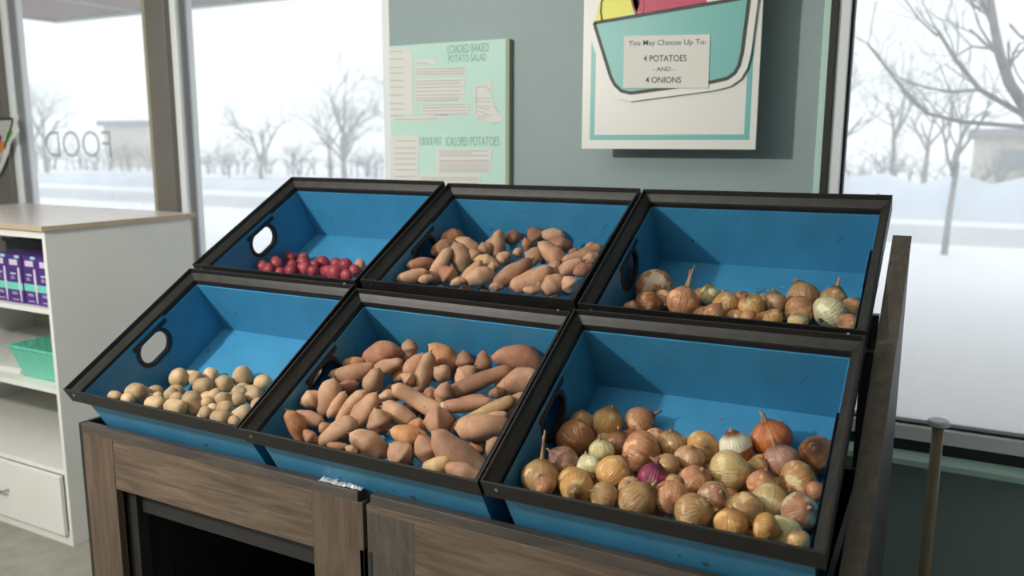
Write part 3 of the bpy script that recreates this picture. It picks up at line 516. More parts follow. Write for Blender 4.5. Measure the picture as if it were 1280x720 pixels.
  ], 'fill': [[0.7027,0.6416,1.1552,0.0221,"partly hidden sweet potato beneath others, leftmost, front half of upper middle bin"],[0.778,0.6512,1.1599,0.0219,"partly hidden sweet potato beneath others, second from left, front half of upper middle bin"],[0.8523,0.6225,1.1686,0.0192,"partly hidden sweet potato beneath others, third from left, front half of upper middle bin"],[1.0211,0.643,1.1522,0.0207,"partly hidden sweet potato beneath others, fourth from left, front half of upper middle bin"],[1.0488,0.6429,1.1819,0.0196,"partly hidden sweet potato beneath others, fifth from left, front half of upper middle bin"],[1.0178,0.7612,1.1781,0.0228,"partly hidden sweet potato beneath others, sixth from left, front half of upper middle bin"],[1.1018,0.6724,1.1675,0.0205,"partly hidden sweet potato beneath others, seventh from left, front half of upper middle bin"],[0.6963,0.7418,1.2101,0.0224,"partly hidden sweet potato beneath others, leftmost, back half of upper middle bin"],[0.7463,0.85,1.2633,0.0207,"partly hidden sweet potato beneath others, second from left, back half of upper middle bin"],[0.7834,0.8616,1.231,0.022,"partly hidden sweet potato beneath others, third from left, back half of upper middle bin"],[0.8907,0.8764,1.2346,0.0181,"partly hidden sweet potato beneath others, fourth from left, back half of upper middle bin"],[1.0021,0.7423,1.2336,0.0192,"partly hidden sweet potato beneath others, fifth from left, back half of upper middle bin"],[1.0557,0.864,1.2718,0.0209,"partly hidden sweet potato beneath others, sixth from left, back half of upper middle bin"]]},
 'FR': {'o': [1.202,-0.0006,0.9471], 'M': [[0.999889,0.000692,-0.01488],[-0.008241,0.857828,-0.51387],[0.012409,0.513936,0.857739]], 'items': [
  [1.2618,0.3275,0.9719,0.0238,"tan",0.05,-0.11,0.99,0.12,"small dull tan onion, leftmost, fifth row from front, lower right bin"],
  [1.3057,0.3598,0.9625,0.0333,"gold",0.26,0.11,0.96,0.15,"large golden-skinned onion, second from left, fifth row from front, lower right bin"],
  [1.2758,0.2612,0.9554,0.0377,"brown",-0.66,0.69,0.28,0.26,"large dark brown onion, leftmost, fourth row from front, lower right bin"],
  [1.3691,0.3864,0.9707,0.0289,"pinkbrown",0.75,0.49,0.44,0.55,"medium pinkish-brown onion, leftmost, back row, lower right bin"],
  [1.3457,0.2328,0.9528,0.0246,"pale",-0.11,-0.19,0.97,0.4,"small pale greenish-white onion, second from left, fourth row from front, lower right bin"],
  [1.3628,0.2787,0.9538,0.0259,"brown",-0.08,0.15,0.99,0.19,"medium dark brown onion, third from left, fourth row from front, lower right bin"],
  [1.4182,0.2555,0.9574,0.0362,"pinkbrown",0.98,0.07,-0.2,0.6,"large pinkish-brown onion, fourth from left, fourth row from front, lower right bin"],
  [1.2926,0.1677,0.9431,0.028,"mauve",-0.61,-0.44,0.66,0.3,"medium mauve-brown onion, leftmost, third row from front, lower right bin"],
  [1.3418,0.1739,0.9412,0.0231,"white",-0.25,0.09,0.96,0.2,"small peeled pale white onion, second from left, third row from front, lower right bin"],
  [1.3971,0.1607,0.9438,0.0301,"gold",0.43,0.65,0.63,0.19,"large golden-skinned onion, third from left, third row from front, lower right bin"],
  [1.2703,0.1103,0.9268,0.0335,"tan",0.01,0.2,0.98,1.3,"large dull tan onion, leftmost, second row from front, lower right bin"],
  [1.3325,0.1267,0.9211,0.0302,"gold",0.72,0.65,0.25,0.25,"large golden-skinned onion, second from left, second row from front, lower right bin"],
  [1.2997,0.0689,0.9355,0.0206,"pinkbrown",-0.28,-0.44,0.85,0.24,"small pinkish-brown onion, leftmost, front row, lower right bin"],
  [1.3598,0.0788,0.9349,0.029,"gold",0.27,-0.94,0.2,0.16,"medium golden-skinned onion, second from left, front row, lower right bin"],
  [1.4134,0.0755,0.933,0.0242,"tan",-0.59,-0.65,0.48,0.19,"small dull tan onion, third from left, front row, lower right bin"],
  [1.4742,0.1645,0.9436,0.028,"red",0.22,-0.02,0.98,0.4,"medium glossy purple red onion, fourth from left, third row from front, lower right bin"],
  [1.4446,0.1278,0.933,0.0218,"papery",-0.04,-0.64,0.77,0.11,"small loose papery-skinned onion, third from left, second row from front, lower right bin"],
  [1.4734,0.0843,0.933,0.0323,"tan",0.57,0.2,0.79,0.29,"large dull tan onion, fourth from left, front row, lower right bin"],
  [1.4639,0.3073,0.9619,0.0287,"tan",-0.03,-0.15,0.99,0.14,"medium dull tan onion, third from left, fifth row from front, lower right bin"],
  [1.5244,0.3186,0.964,0.03,"gold",-0.44,0.82,-0.36,0.23,"medium golden-skinned onion, fifth from left, fifth row from front, lower right bin"],
  [1.5137,0.2646,0.9576,0.0261,"papery",0.15,-0.29,0.94,0.16,"medium loose papery-skinned onion, fourth from left, fifth row from front, lower right bin"],
  [1.4839,0.219,0.9518,0.0227,"tan",-0.88,-0.22,0.42,0.27,"small dull tan onion, fifth from left, third row from front, lower right bin"],
  [1.5472,0.1873,0.9462,0.0285,"pinkbrown",0.38,-0.24,0.89,0.19,"medium pinkish-brown onion, seventh from left, third row from front, lower right bin"],
  [1.5253,0.1136,0.9383,0.0296,"pinkbrown",-0.43,0.9,-0.06,0.27,"medium pinkish-brown onion, fourth from left, second row from front, lower right bin"],
  [1.5957,0.1339,0.9433,0.0279,"flare",0.49,-0.5,0.71,0.18,"medium torn-skinned white-streaked onion, sixth from left, second row from front, lower right bin"],
  [1.5725,0.0805,0.9353,0.0299,"tan",0.94,0.15,0.3,0.16,"medium dull tan onion, fifth from left, second row from front, lower right bin"],
  [1.5163,0.1575,0.9477,0.0159,"tan",0.84,0.23,0.49,0.18,"small dull tan onion, sixth from left, third row from front, lower right bin"],
  [1.5842,0.3335,0.9666,0.0312,"half",-0.24,-0.16,0.96,0.22,"large half-peeled white-topped onion, sixth from left, fifth row from front, lower right bin"],
  [1.6426,0.3812,0.9827,0.0378,"orange",-0.31,-0.19,0.93,0.45,"large glossy orange-red onion, second from left, back row, lower right bin"],
  [1.5951,0.238,0.9555,0.0355,"tanpale",0.98,0.2,0.05,0.6,"large pale tan onion, fifth from left, fourth row from front, lower right bin"],
  [1.6744,0.3112,0.9652,0.0316,"mauve",-0.36,-0.12,0.93,0.4,"large mauve-brown onion, rightmost, fifth row from front, lower right bin"],
  [1.7315,0.3623,0.9713,0.0334,"brown",-0.13,-0.72,0.68,0.25,"large dark brown onion, rightmost, back row, lower right bin"],
  [1.7167,0.2579,0.9548,0.0346,"orangetan",-0.85,-0.24,-0.47,0.21,"large broad orange-tan onion, seventh from left, fourth row from front, lower right bin"],
  [1.6588,0.2163,0.9533,0.0229,"pinkbrown",0.25,0.05,0.97,0.13,"small pinkish-brown onion, sixth from left, fourth row from front, lower right bin"],
  [1.6402,0.2781,0.9609,0.0164,"tan",0.31,0.14,0.94,0.26,"small dull tan onion, seventh from left, fifth row from front, lower right bin"],
  [1.682,0.1729,0.9412,0.0291,"tanpale",-0.04,0.63,0.78,0.11,"medium pale tan onion, rightmost, third row from front, lower right bin"],
  [1.7348,0.1533,0.9431,0.0295,"flare",0.56,-0.59,0.58,0.17,"medium torn-skinned white-streaked onion, rightmost, second row from front, lower right bin"],
  [1.6509,0.1263,0.9376,0.0286,"tan",-0.95,-0.06,0.3,0.27,"medium dull tan onion, seventh from left, second row from front, lower right bin"],
  [1.6387,0.0761,0.9325,0.0252,"goldorange",-0.07,0.03,1.0,0.27,"small orange-gold onion, fifth from left, front row, lower right bin"],
  [1.7166,0.1024,0.91,0.0357,"pale",-0.82,0.41,-0.4,0.29,"large pale greenish-white onion, seventh from left, front row, lower right bin"],
  [1.6959,0.0647,0.9436,0.0218,"goldorange",0.98,0.17,-0.13,0.24,"small orange-gold onion, sixth from left, front row, lower right bin"],
  [1.7493,0.2221,0.9565,0.0153,"pinkbrown",0.89,0.16,0.43,0.11,"small pinkish-brown onion, rightmost, fourth row from front, lower right bin"],
  [1.7474,0.0676,0.9318,0.0164,"tan",-0.36,-0.14,0.92,0.23,"small dull tan onion, rightmost, front row, lower right bin"],
  ], 'fill': [[1.2902,0.1565,0.8924,0.03,"partly hidden onion beneath others, leftmost, front half of lower right bin"],[1.3574,0.1706,0.8914,0.0266,"partly hidden onion beneath others, second from left, front half of lower right bin"],[1.323,0.2031,0.9114,0.027,"partly hidden onion beneath others, third from left, front half of lower right bin"],[1.3282,0.2644,0.8915,0.0243,"partly hidden onion beneath others, fourth from left, front half of lower right bin"],[1.4173,0.188,0.9024,0.0265,"partly hidden onion beneath others, fifth from left, front half of lower right bin"],[1.4733,0.1406,0.8847,0.0296,"partly hidden onion beneath others, sixth from left, front half of lower right bin"],[1.5636,0.1266,0.8767,0.0292,"partly hidden onion beneath others, seventh from left, front half of lower right bin"],[1.6189,0.1359,0.8809,0.0285,"partly hidden onion beneath others, eighth from left, front half of lower right bin"],[1.6027,0.1975,0.9115,0.0265,"partly hidden onion beneath others, ninth from left, front half of lower right bin"],[1.6041,0.2879,0.9142,0.0276,"partly hidden onion beneath others, tenth from left, front half of lower right bin"],[1.6567,0.1077,0.8922,0.0239,"partly hidden onion beneath others, eleventh from left, front half of lower right bin"],[1.6773,0.2939,0.917,0.0258,"partly hidden onion beneath others, twelfth from left, front half of lower right bin"],[1.7363,0.198,0.9113,0.0257,"partly hidden onion beneath others, thirteenth from left, front half of lower right bin"],[1.3249,0.3127,0.9266,0.0296,"partly hidden onion beneath others, leftmost, back half of lower right bin"],[1.3686,0.34,0.9392,0.0257,"partly hidden onion beneath others, second from left, back half of lower right bin"],[1.3817,0.2687,0.8976,0.0265,"partly hidden onion beneath others, third from left, back half of lower right bin"],[1.4175,0.3532,0.9469,0.0248,"partly hidden onion beneath others, fourth from left, back half of lower right bin"],[1.4949,0.2833,0.907,0.0254,"partly hidden onion beneath others, fifth from left, back half of lower right bin"],[1.5167,0.2238,0.9227,0.0256,"partly hidden onion beneath others, sixth from left, back half of lower right bin"],[1.4929,0.3485,0.9448,0.0243,"partly hidden onion beneath others, seventh from left, back half of lower right bin"],[1.5377,0.301,0.9169,0.0241,"partly hidden onion beneath others, eighth from left, back half of lower right bin"],[1.6319,0.3305,0.9373,0.0251,"partly hidden onion beneath others, ninth from left, back half of lower right bin"],[1.6817,0.357,0.9528,0.024,"partly hidden onion beneath others, tenth from left, back half of lower right bin"]]},
 'BR': {'o': [1.2024,0.4313,1.2032], 'M': [[0.999981,0.001925,-0.005935],[-0.004567,0.873898,-0.486088],[0.004251,0.486106,0.873889]], 'items': [
  [1.2806,0.7254,1.2008,0.0438,"flare",-0.29,0.95,0.12,0.5,"large torn-skinned white-streaked onion, leftmost, back row, upper right bin"],
  [1.2981,0.6332,1.1771,0.0305,"brown",0.98,0.18,-0.04,0.6,"large dark brown onion, second from left, front row, upper right bin"],
  [1.2697,0.5952,1.1712,0.017,"pinkbrown",0.21,0.26,0.94,0.13,"small pinkish-brown onion, leftmost, front row, upper right bin"],
  [1.3199,0.679,1.1834,0.0213,"papery",0.72,0.13,0.68,0.18,"small loose papery-skinned onion, leftmost, middle row, upper right bin"],
  [1.3743,0.6637,1.1828,0.037,"pinkbrown",0.13,0.26,0.96,1.1,"large pinkish-brown onion, second from left, middle row, upper right bin"],
  [1.4186,0.7345,1.1929,0.0232,"pale",-0.05,-0.3,0.95,0.18,"medium pale greenish-white onion, second from left, back row, upper right bin"],
  [1.473,0.6788,1.184,0.0299,"gold",-0.28,0.22,0.94,0.17,"medium golden-skinned onion, third from left, middle row, upper right bin"],
  [1.4632,0.6094,1.1744,0.0218,"pinkbrown",0.31,0.6,0.74,0.21,"medium pinkish-brown onion, third from left, front row, upper right bin"],
  [1.5304,0.6769,1.1856,0.0294,"gold",-0.32,-0.57,0.76,0.29,"medium golden-skinned onion, fourth from left, middle row, upper right bin"],
  [1.5762,0.716,1.1909,0.0241,"papery",-0.16,-0.11,0.98,0.3,"medium loose papery-skinned onion, third from left, back row, upper right bin"],
  [1.5911,0.6132,1.1755,0.0211,"goldorange",-0.47,-0.49,0.74,0.15,"small orange-gold onion, fifth from left, front row, upper right bin"],
  [1.6275,0.7783,1.2005,0.0329,"tan",-0.45,0.25,0.86,0.2,"large dull tan onion, fourth from left, back row, upper right bin"],
  [1.636,0.6791,1.1847,0.0314,"pinkbrown",0.9,0.4,0.15,0.16,"large pinkish-brown onion, fifth from left, middle row, upper right bin"],
  [1.6958,0.7727,1.2,0.0277,"tan",0.18,0.07,0.98,0.7,"medium dull tan onion, rightmost, back row, upper right bin"],
  [1.7005,0.6776,1.1871,0.0353,"white",0.46,0.77,0.44,0.22,"large peeled pale white onion, sixth from left, middle row, upper right bin"],
  [1.7395,0.7208,1.1901,0.0249,"tan",0.79,-0.55,0.26,0.12,"medium dull tan onion, rightmost, middle row, upper right bin"],
  [1.7436,0.6286,1.177,0.0204,"pinkbrown",-0.64,-0.72,0.29,0.12,"small pinkish-brown onion, rightmost, front row, upper right bin"],
  [1.5396,0.6037,1.1739,0.016,"pinkbrown",0.62,0.58,0.52,0.23,"small pinkish-brown onion, fourth from left, front row, upper right bin"],
  [1.6444,0.6074,1.175,0.0208,"tanpale",-0.19,-0.51,0.84,0.15,"small pale tan onion, sixth from left, front row, upper right bin"],
  ], 'fill': [[1.4276,0.6466,1.1556,0.0231,"partly hidden onion beneath others, leftmost, front half of upper right bin"],[1.5055,0.6429,1.1566,0.0239,"partly hidden onion beneath others, second from left, front half of upper right bin"],[1.5712,0.6462,1.1582,0.0237,"partly hidden onion beneath others, third from left, front half of upper right bin"],[1.5895,0.7467,1.1673,0.023,"partly hidden onion beneath others, fourth from left, front half of upper right bin"],[1.6596,0.7373,1.1673,0.0272,"partly hidden onion beneath others, fifth from left, front half of upper right bin"],[1.3231,0.7599,1.1736,0.0237,"partly hidden onion beneath others, leftmost, back half of upper right bin"],[1.3942,0.7652,1.1787,0.0251,"partly hidden onion beneath others, second from left, back half of upper right bin"],[1.4406,0.7671,1.1781,0.0234,"partly hidden onion beneath others, third from left, back half of upper right bin"],[1.4895,0.7598,1.1775,0.0262,"partly hidden onion beneath others, fourth from left, back half of upper right bin"],[1.5439,0.7551,1.1765,0.0273,"partly hidden onion beneath others, fifth from left, back half of upper right bin"]]},
}, 'G': {
 'card': [[0.9533,1.8922],[1.2297,1.8815],[1.2301,1.7234],[0.9551,1.7311]],
 'bowl': [[0.8488,1.9389],[0.9102,1.7669],[0.9246,1.7429],[0.9481,1.7221],[0.9801,1.7145],[1.2416,1.7413],[1.286,1.7502],[1.3078,1.7652],[1.3202,1.7881],[1.3272,1.8227],[1.3399,1.9749],[1.341,1.9839]],
 'lemon': [[0.8534,1.9419],[0.8589,1.9863],[0.8764,2.026],[0.9077,2.048],[0.9482,2.0447],[0.9845,2.0177],[1.0029,1.9922],[0.9924,1.9607]],
 'rimline': [[0.8488,1.9389],[1.2753,1.976],[1.3457,1.9828]],
 'lemline': [[0.8764,1.9438],[0.8712,1.973],[0.8733,2.0017],[0.89,2.0291]],
 'beetline': [[0.9926,1.9542],[0.9812,1.9776],[0.9743,2.0023],[0.9798,2.0261]],
 'beetline2': [[1.0128,1.9552],[1.0165,1.9751],[1.014,1.9993],[1.0062,2.024]],
 'beetlines': [[[0.9972,2.0327],[1.2091,2.0164]],[[0.9968,2.0271],[1.2093,2.011]],[[0.9963,2.0215],[1.2095,2.0056]],[[0.9959,2.016],[1.2098,2.0002]],[[0.9954,2.0104],[1.21,1.9947]],[[0.995,2.0048],[1.2102,1.9893]],[[0.9949,1.9992],[1.2105,1.9839]],[[0.9957,1.9935],[1.2107,1.9784]],[[0.9965,1.9878],[1.2102,1.973]],[[0.9973,1.9821],[1.1759,1.9701]],[[0.9981,1.9764],[1.1412,1.9671]],[[0.9989,1.9707],[1.106,1.964]],[[0.9996,1.965],[1.0703,1.9609]]],
 'beet': [[0.9926,1.9526],[0.9812,1.9776],[0.9743,2.0023],[0.9882,2.0414],[1.0484,2.0602],[1.1501,2.0515],[1.2091,2.0156],[1.2152,1.9688]],
 'board': [[0.8075,1.543],[1.3782,1.5381],[0.8356,1.5799],[0.8519,1.5798],[1.3417,1.5739],[1.3587,1.5691],[0.8359,1.5649]],
 'rboard': [[-0.0594,1.9246],[0.4585,1.9261]],
 'patch': [[[-0.056,1.9159],[0.0326,1.9116],[0.0525,1.8819],[0.05,1.6657],[0.0634,1.6638],[-0.0578,1.6544]],[[0.0625,1.8691],[0.1583,1.8674],[0.158,1.8487],[0.062,1.8485]],[[0.0619,1.8419],[0.2974,1.8271],[0.2876,1.8051],[0.0612,1.8073]],[[0.061,1.7974],[0.2818,1.7949],[0.2845,1.7739],[0.2719,1.7638],[0.2843,1.7449],[0.2773,1.7152],[0.0592,1.7092]],[[0.0848,1.7028],[0.3033,1.7042],[0.2962,1.6606],[0.0839,1.6585]],[[-0.06,1.6544],[0.2082,1.6618],[0.208,1.6511],[0.0681,1.6385],[-0.0582,1.6398]],[[-0.0598,1.5814],[0.0753,1.5828],[0.0653,1.3928],[-0.0672,1.3895]],[[0.1533,1.5348],[0.4006,1.536],[0.3882,1.4462],[0.1519,1.4418]],[[0.0693,1.436],[0.3499,1.4413],[0.3497,1.3917],[0.0683,1.3843]]],
 'tl': [[[-0.0532,1.905],[0.0065,1.9021]],[[-0.0539,1.8767],[0.011,1.8738]],[[-0.0548,1.8449],[0.0103,1.8423]],[[-0.0554,1.8239],[0.0098,1.8216]],[[-0.0561,1.7962],[0.0091,1.7941]],[[-0.0568,1.7709],[0.0085,1.769]],[[-0.0577,1.7396],[0.0078,1.738]],[[-0.0585,1.7082],[0.0071,1.7068]],[[-0.0591,1.686],[0.0066,1.6849]],[[-0.0598,1.6621],[0.006,1.6612]],[[0.0673,1.8566],[0.1231,1.8542]],[[0.0669,1.8335],[0.2849,1.8291]],[[0.0667,1.8236],[0.2849,1.8196]],[[0.0665,1.8154],[0.2848,1.8116]],[[0.0659,1.7889],[0.275,1.7855]],[[0.0657,1.7781],[0.2652,1.7753]],[[0.0655,1.7657],[0.2651,1.7632]],[[0.0652,1.7507],[0.265,1.7487]],[[0.0649,1.7366],[0.2745,1.7347]],[[0.0647,1.7257],[0.2648,1.7244]],[[0.0645,1.7174],[0.2549,1.7165]],[[0.0919,1.6985],[0.2936,1.6979]],[[0.0917,1.6885],[0.2935,1.6882]],[[0.0915,1.6768],[0.2934,1.6768]],[[0.0912,1.6651],[0.2933,1.6655]],[[-0.0367,1.6456],[0.1601,1.6492]],[[-0.0388,1.5641],[0.0614,1.5641]],[[-0.0395,1.5365],[0.0609,1.5369]],[[-0.04,1.5166],[0.0605,1.5173]],[[-0.0406,1.4949],[0.06,1.4959]],[[-0.0412,1.4732],[0.0596,1.4745]],[[-0.0417,1.4514],[0.0592,1.453]],[[-0.0424,1.4252],[0.0586,1.4272]],[[0.1684,1.5265],[0.3836,1.5278]],[[0.1682,1.5181],[0.3165,1.5192]],[[0.1681,1.5088],[0.3836,1.5107]],[[0.1678,1.4903],[0.3835,1.4927]],[[0.1678,1.4836],[0.3835,1.4862]],[[0.1676,1.4743],[0.3835,1.4772]],[[0.1675,1.4658],[0.3835,1.469]],[[0.1674,1.4574],[0.3835,1.4608]],[[0.1673,1.4497],[0.3834,1.4535]],[[0.0795,1.4233],[0.3402,1.4287]],[[0.0793,1.4147],[0.3402,1.4205]],[[0.079,1.4018],[0.3401,1.408]]],
 'h1': [[0.2099,1.8868],[0.3844,1.8864]],
 'h1b': [[0.2124,1.8521],[0.375,1.8492]],
 'h1h': [[0.2102,1.9148],[0.2099,1.8852],[0.2127,1.8786],[0.2124,1.8521]],
 'h2': [[0.0797,1.5455],[0.4306,1.5466],[0.0804,1.5794]],
 'draw': [[0.3238,1.7691],[0.3569,1.7681],[0.375,1.7717],[0.3833,1.7811],[0.3996,1.7792],[0.3995,1.7252],[0.406,1.7028],[0.4288,1.6634],[0.4466,1.6521],[0.445,1.6354],[0.4288,1.6299],[0.4027,1.6302],[0.3763,1.6333],[0.3398,1.6449],[0.3231,1.6536],[0.3201,1.7159]],
 'drawl': [[[0.3287,1.7563],[0.3767,1.7619]],[[0.3767,1.7619],[0.393,1.7393]],[[0.3218,1.7186],[0.3995,1.7183]],[[0.3217,1.7088],[0.3929,1.7059]],[[0.3337,1.7548],[0.3332,1.6592]],[[0.3365,1.6464],[0.3764,1.6473]],[[0.34,1.6873],[0.3896,1.6752]],[[0.3399,1.6732],[0.3797,1.6613]],[[0.406,1.6917],[0.4288,1.6662]],[[0.4027,1.6302],[0.4288,1.6299]],[[0.3398,1.6534],[0.3961,1.6583]],[[0.3467,1.6928],[0.3962,1.6863]]],
 'sign': [[-2.6248,1.6815],[-2.4504,1.6828],[-2.4218,1.6995],[-2.4178,1.6949],[-2.4263,1.6666],[-2.4391,1.6468],[-2.4237,1.6296],[-2.4241,1.6097],[-2.4451,1.5869],[-2.4924,1.5639],[-2.5128,1.5408],[-2.5383,1.4942],[-2.6134,1.4023],[-2.6829,1.3503]],
 'signin': [[-2.626,1.6746],[-2.4571,1.6772],[-2.4521,1.6726],[-2.4674,1.6385],[-2.5275,1.5581],[-2.5481,1.5233],[-2.5758,1.4764],[-2.6755,1.3923]],
 'signteal': [[-2.6617,1.4708],[-2.5758,1.4764],[-2.6188,1.4288],[-2.6755,1.3923]],
 'leaf': [[-2.5314,1.5639],[-2.5197,1.6044],[-2.4872,1.6243],[-2.4669,1.6185],[-2.4668,1.6013],[-2.4953,1.5755],[-2.5133,1.5553]],
 'carrot': [[-2.5876,1.5523],[-2.5466,1.561],[-2.5314,1.5466],[-2.5481,1.5233],[-2.5867,1.4997],[-2.5997,1.482],[-2.6307,1.4758],[-2.6205,1.5346]],
 'beet2': [[-2.6103,1.5931],[-2.5751,1.5959],[-2.5648,1.5813],[-2.5777,1.5523],[-2.6195,1.5405]],
 'limbs': [[[2.948,8.5,0.403],[2.731,8.5,1.264],[2.481,8.5,1.923],[2.324,8.5,2.158],[2.217,8.5,2.431],[2.145,8.5,2.702],[2.066,8.5,3.049]],[[3.286,8.5,1.501],[2.546,8.5,1.807],[2.072,8.5,2.111],[1.834,8.5,2.41],[1.644,8.5,2.709]],[[2.071,8.4,2.105],[1.826,8.4,2.089],[1.605,8.4,2.134],[1.338,8.4,2.238]],[[2.599,8.2,1.723],[1.921,8.2,1.79],[1.631,8.2,1.871],[1.395,8.2,2.112],[1.026,8.2,2.576]],[[1.654,8.3,2.631],[1.483,8.3,2.795],[1.305,8.3,3.039]],[[2.215,8.6,2.502],[1.966,8.6,2.546],[1.83,8.6,2.458]],[[2.155,8.6,2.79],[1.954,8.6,2.935],[1.885,8.6,3.078]],[[2.275,8.6,2.745],[2.375,8.6,2.624],[2.556,8.6,2.486]]],
 'canopy': [[-9.689,6.527,3.3]],
 'cam': {"C":[1.9184,-1.2287,1.55],"F":[-0.46173,0.870454,-0.170631],"R":[0.883162,0.469058,0.003],"U":[-0.082647,0.14931,0.98533],"lens":29.056},
}}

# ================================================================ cabinets under the bins
def cabinet(x0, x1, opening, label):
    c = empty('base_cabinet', ((x0 + x1) / 2, .07, 0), label, 'cabinet', 'wood-look cabinets under the bins')
    ox, oy = (x0 + x1) / 2, .07
    def B(name, a, b, m, bev=.0015, parent=None):
        return MB().box((a[0] - ox, a[1] - oy, a[2]), (b[0] - ox, b[1] - oy, b[2])).obj(name, m, parent or c, bevel=bev)
    B('side_panel', (x0, .07, 0), (x0 + .012, .9, .83 if opening else .70), M['cabblack'])
    B('side_panel', (x1 - .012, .07, 0), (x1, .9, .70 if opening else .83), M['cabblack'])
    B('back_panel', (x0 + .012, .88, 0), (x1 - .012, .9, .76), M['inside'])
    B('bottom_panel', (x0 + .012, .092, .05), (x1 - .012, .88, .07), M['inside'])
    B('top_trim', (x0 + .012, .069, .806), (x1 - .012 if opening else x1, .091, .83), M['woodd'])
    if opening:
        B('stile', (x0 + .012, .07, 0), (x0 + .13, .091, .806), M['woodv'])
        B('stile', (x1 - .14, .07, 0), (x1, .091, .806), M['woodv'])
        B('rail', (x0 + .13, .071, .672), (x1 - .14, .091, .806), M['woodh'])
        # recessed inner frame round the dark opening
        B('inner_rail', (x0 + .16, .115, .60), (x1 - .14, .135, .67), M['cabblack'])
        B('inner_post', (x0 + .125, .10, .07), (x0 + .165, .135, .67), M['cabblack'])
        lin = B('lining', (x0 + .14, .14, .07), (x0 + .15, .86, .66), M['inside'])
        h = MB()
        for k in range(8): h.tube([(x0 + .1505 - ox, .20 - oy, .50 - .032 * k), (x0 + .1515 - ox, .20 - oy, .50 - .032 * k)], .0028, 8)
        h.obj('pin_holes', M['chrome'], lin)
        B('kick_rail', (x0 + .13, .075, 0), (x1 - .14, .091, .07), M['woodh'])
    else:
        B('stile', (x0, .0715, 0), (x0 + .12, .091, .79), M['woodstile'])
        B('upper_rail', (x0, .07, .79), (x1, .091, .806), M['woodh'])
        B('front_panel', (x0 + .12, .071, 0), (x1 - .06, .091, .79), M['woodh'])
        B('stile', (x1 - .06, .0715, 0), (x1, .091, .79), M['woodstile'])
    return c
cabinet(-.055, .875, True, 'wood-look base cabinet with dark open front, under lower left potatoes')
cabinet(.884, 1.793, False, 'closed wood-look base cabinet under the lower right onion bin')
# clear film crumpled on the cabinet's top edge
fm = MB(); rnd = random.Random(4)
nx, ny = 22, 5; vs = []
for i in range(nx):
    for j in range(ny):
        t = i / (nx - 1); wdt = .024 * (1 - .45 * t)
        vs.append((.755 + .115 * t, .072 + wdt * j / (ny - 1) + rnd.uniform(-.002, .002), .8315 + rnd.uniform(.0, .007) * (1 if 0 < j < ny - 1 else .4)))
fm.add(vs, [(i*ny+j, (i+1)*ny+j, (i+1)*ny+j+1, i*ny+j+1) for i in range(nx-1) for j in range(ny-1)])
fo = fm.obj('clear_film_scrap', M['film']); tag(fo, 'crumpled scrap of clear film on top edge of the open cabinet', 'plastic film')
sm = fo.modifiers.new('thick', 'SOLIDIFY'); sm.thickness = .0006

# ---------------------------------------------------------------- bins
DEP, W, DV = .21, .594, .482
BINS = {}
def rim_bar(Lx, prof, A, B, inx, m_parent, name='rim_bar'):
    """mitred bar from corner A to B, inx = inward direction (unit), profile (n, depth)"""
    A = Vector(A); B = Vector(B); d = (B - A).normalized(); inw = Vector(inx); n = len(prof)
    vs = [A + inw * p[0] + d * p[0] + Vector((0, 0, -p[1])) for p in prof] + [B + inw * p[0] - d * p[0] + Vector((0, 0, -p[1])) for p in prof]
    mb = MB(); mb.add(vs[:n] + vs[n:], [tuple(range(n)), tuple(range(2*n-1, n-1, -1))])
    for i in range(n):
        j = (i + 1) % n
        mb.add([vs[i], vs[i+n], vs[j+n], vs[j]], [(0, 1, 2, 3)], 1 if i in (3, 4) else 0)
    return mb
PROF = [(0, 0), (.0035, 0), (.0045, .004), (.006, .011), (.0125, .0165), (.021, .0245), (.0225, .029), (.0225, .040), (.0185, .042), (0, .042)]
def side_with_hole(x0, x1, v0, v1, z0, z1, cv, cz, hl, hr):
    """a panel in the v-z plane with a stadium hole"""
    seg = 20; hole = []
    for k in range(seg):
        a = 2 * math.pi * k / seg; cx_ = cv + (hl - hr) * (1 if math.cos(a) >= 0 else -1)
        hole.append((cx_ + hr * math.cos(a), cz + hr * math.sin(a)))
    outer = []
    for (hv, hz) in hole:
        dv, dz = hv - cv, hz - cz; s = 1e9
        if dv > 1e-9: s = min(s, (v1 - cv) / dv)
        if dv < -1e-9: s = min(s, (v0 - cv) / dv)
        if dz > 1e-9: s = min(s, (z1 - cz) / dz)
        if dz < -1e-9: s = min(s, (z0 - cz) / dz)
        outer.append((cv + dv * s, cz + dz * s))
    mb = MB()
    vs = [(x, *p) for x in (x0, x1) for p in hole + outer]; n = seg
    fs = []
    for k in range(n):
        j = (k + 1) % n
        fs += [(k, j, n + j, n + k), (2*n + k, 2*n + n + k, 2*n + n + j, 2*n + j), (k, 2*n + k, 2*n + j, j)]
    mb.add(vs, fs)
    # corner fillers
    cs = [(v1, z1), (v0, z1), (v0, z0), (v1, z0)]
    for c in cs:
        best = sorted(range(n), key=lambda k: (outer[k][0] - c[0])**2 + (outer[k][1] - c[1])**2)
        for k in range(n):
            j = (k + 1) % n; a, b = outer[k], outer[j]
            if abs(a[0] - b[0]) > 1e-7 and abs(a[1] - b[1]) > 1e-7:
                if (abs(a[0] - c[0]) < 1e-7 or abs(b[0] - c[0]) < 1e-7) and (abs(a[1] - c[1]) < 1e-7 or abs(b[1] - c[1]) < 1e-7):
                    mb.add([(x0, *a), (x0, *b), (x0, *c)], [(0, 1, 2)]); mb.add([(x1, *a), (x1, *b), (x1, *c)], [(0, 2, 1)])
    return mb
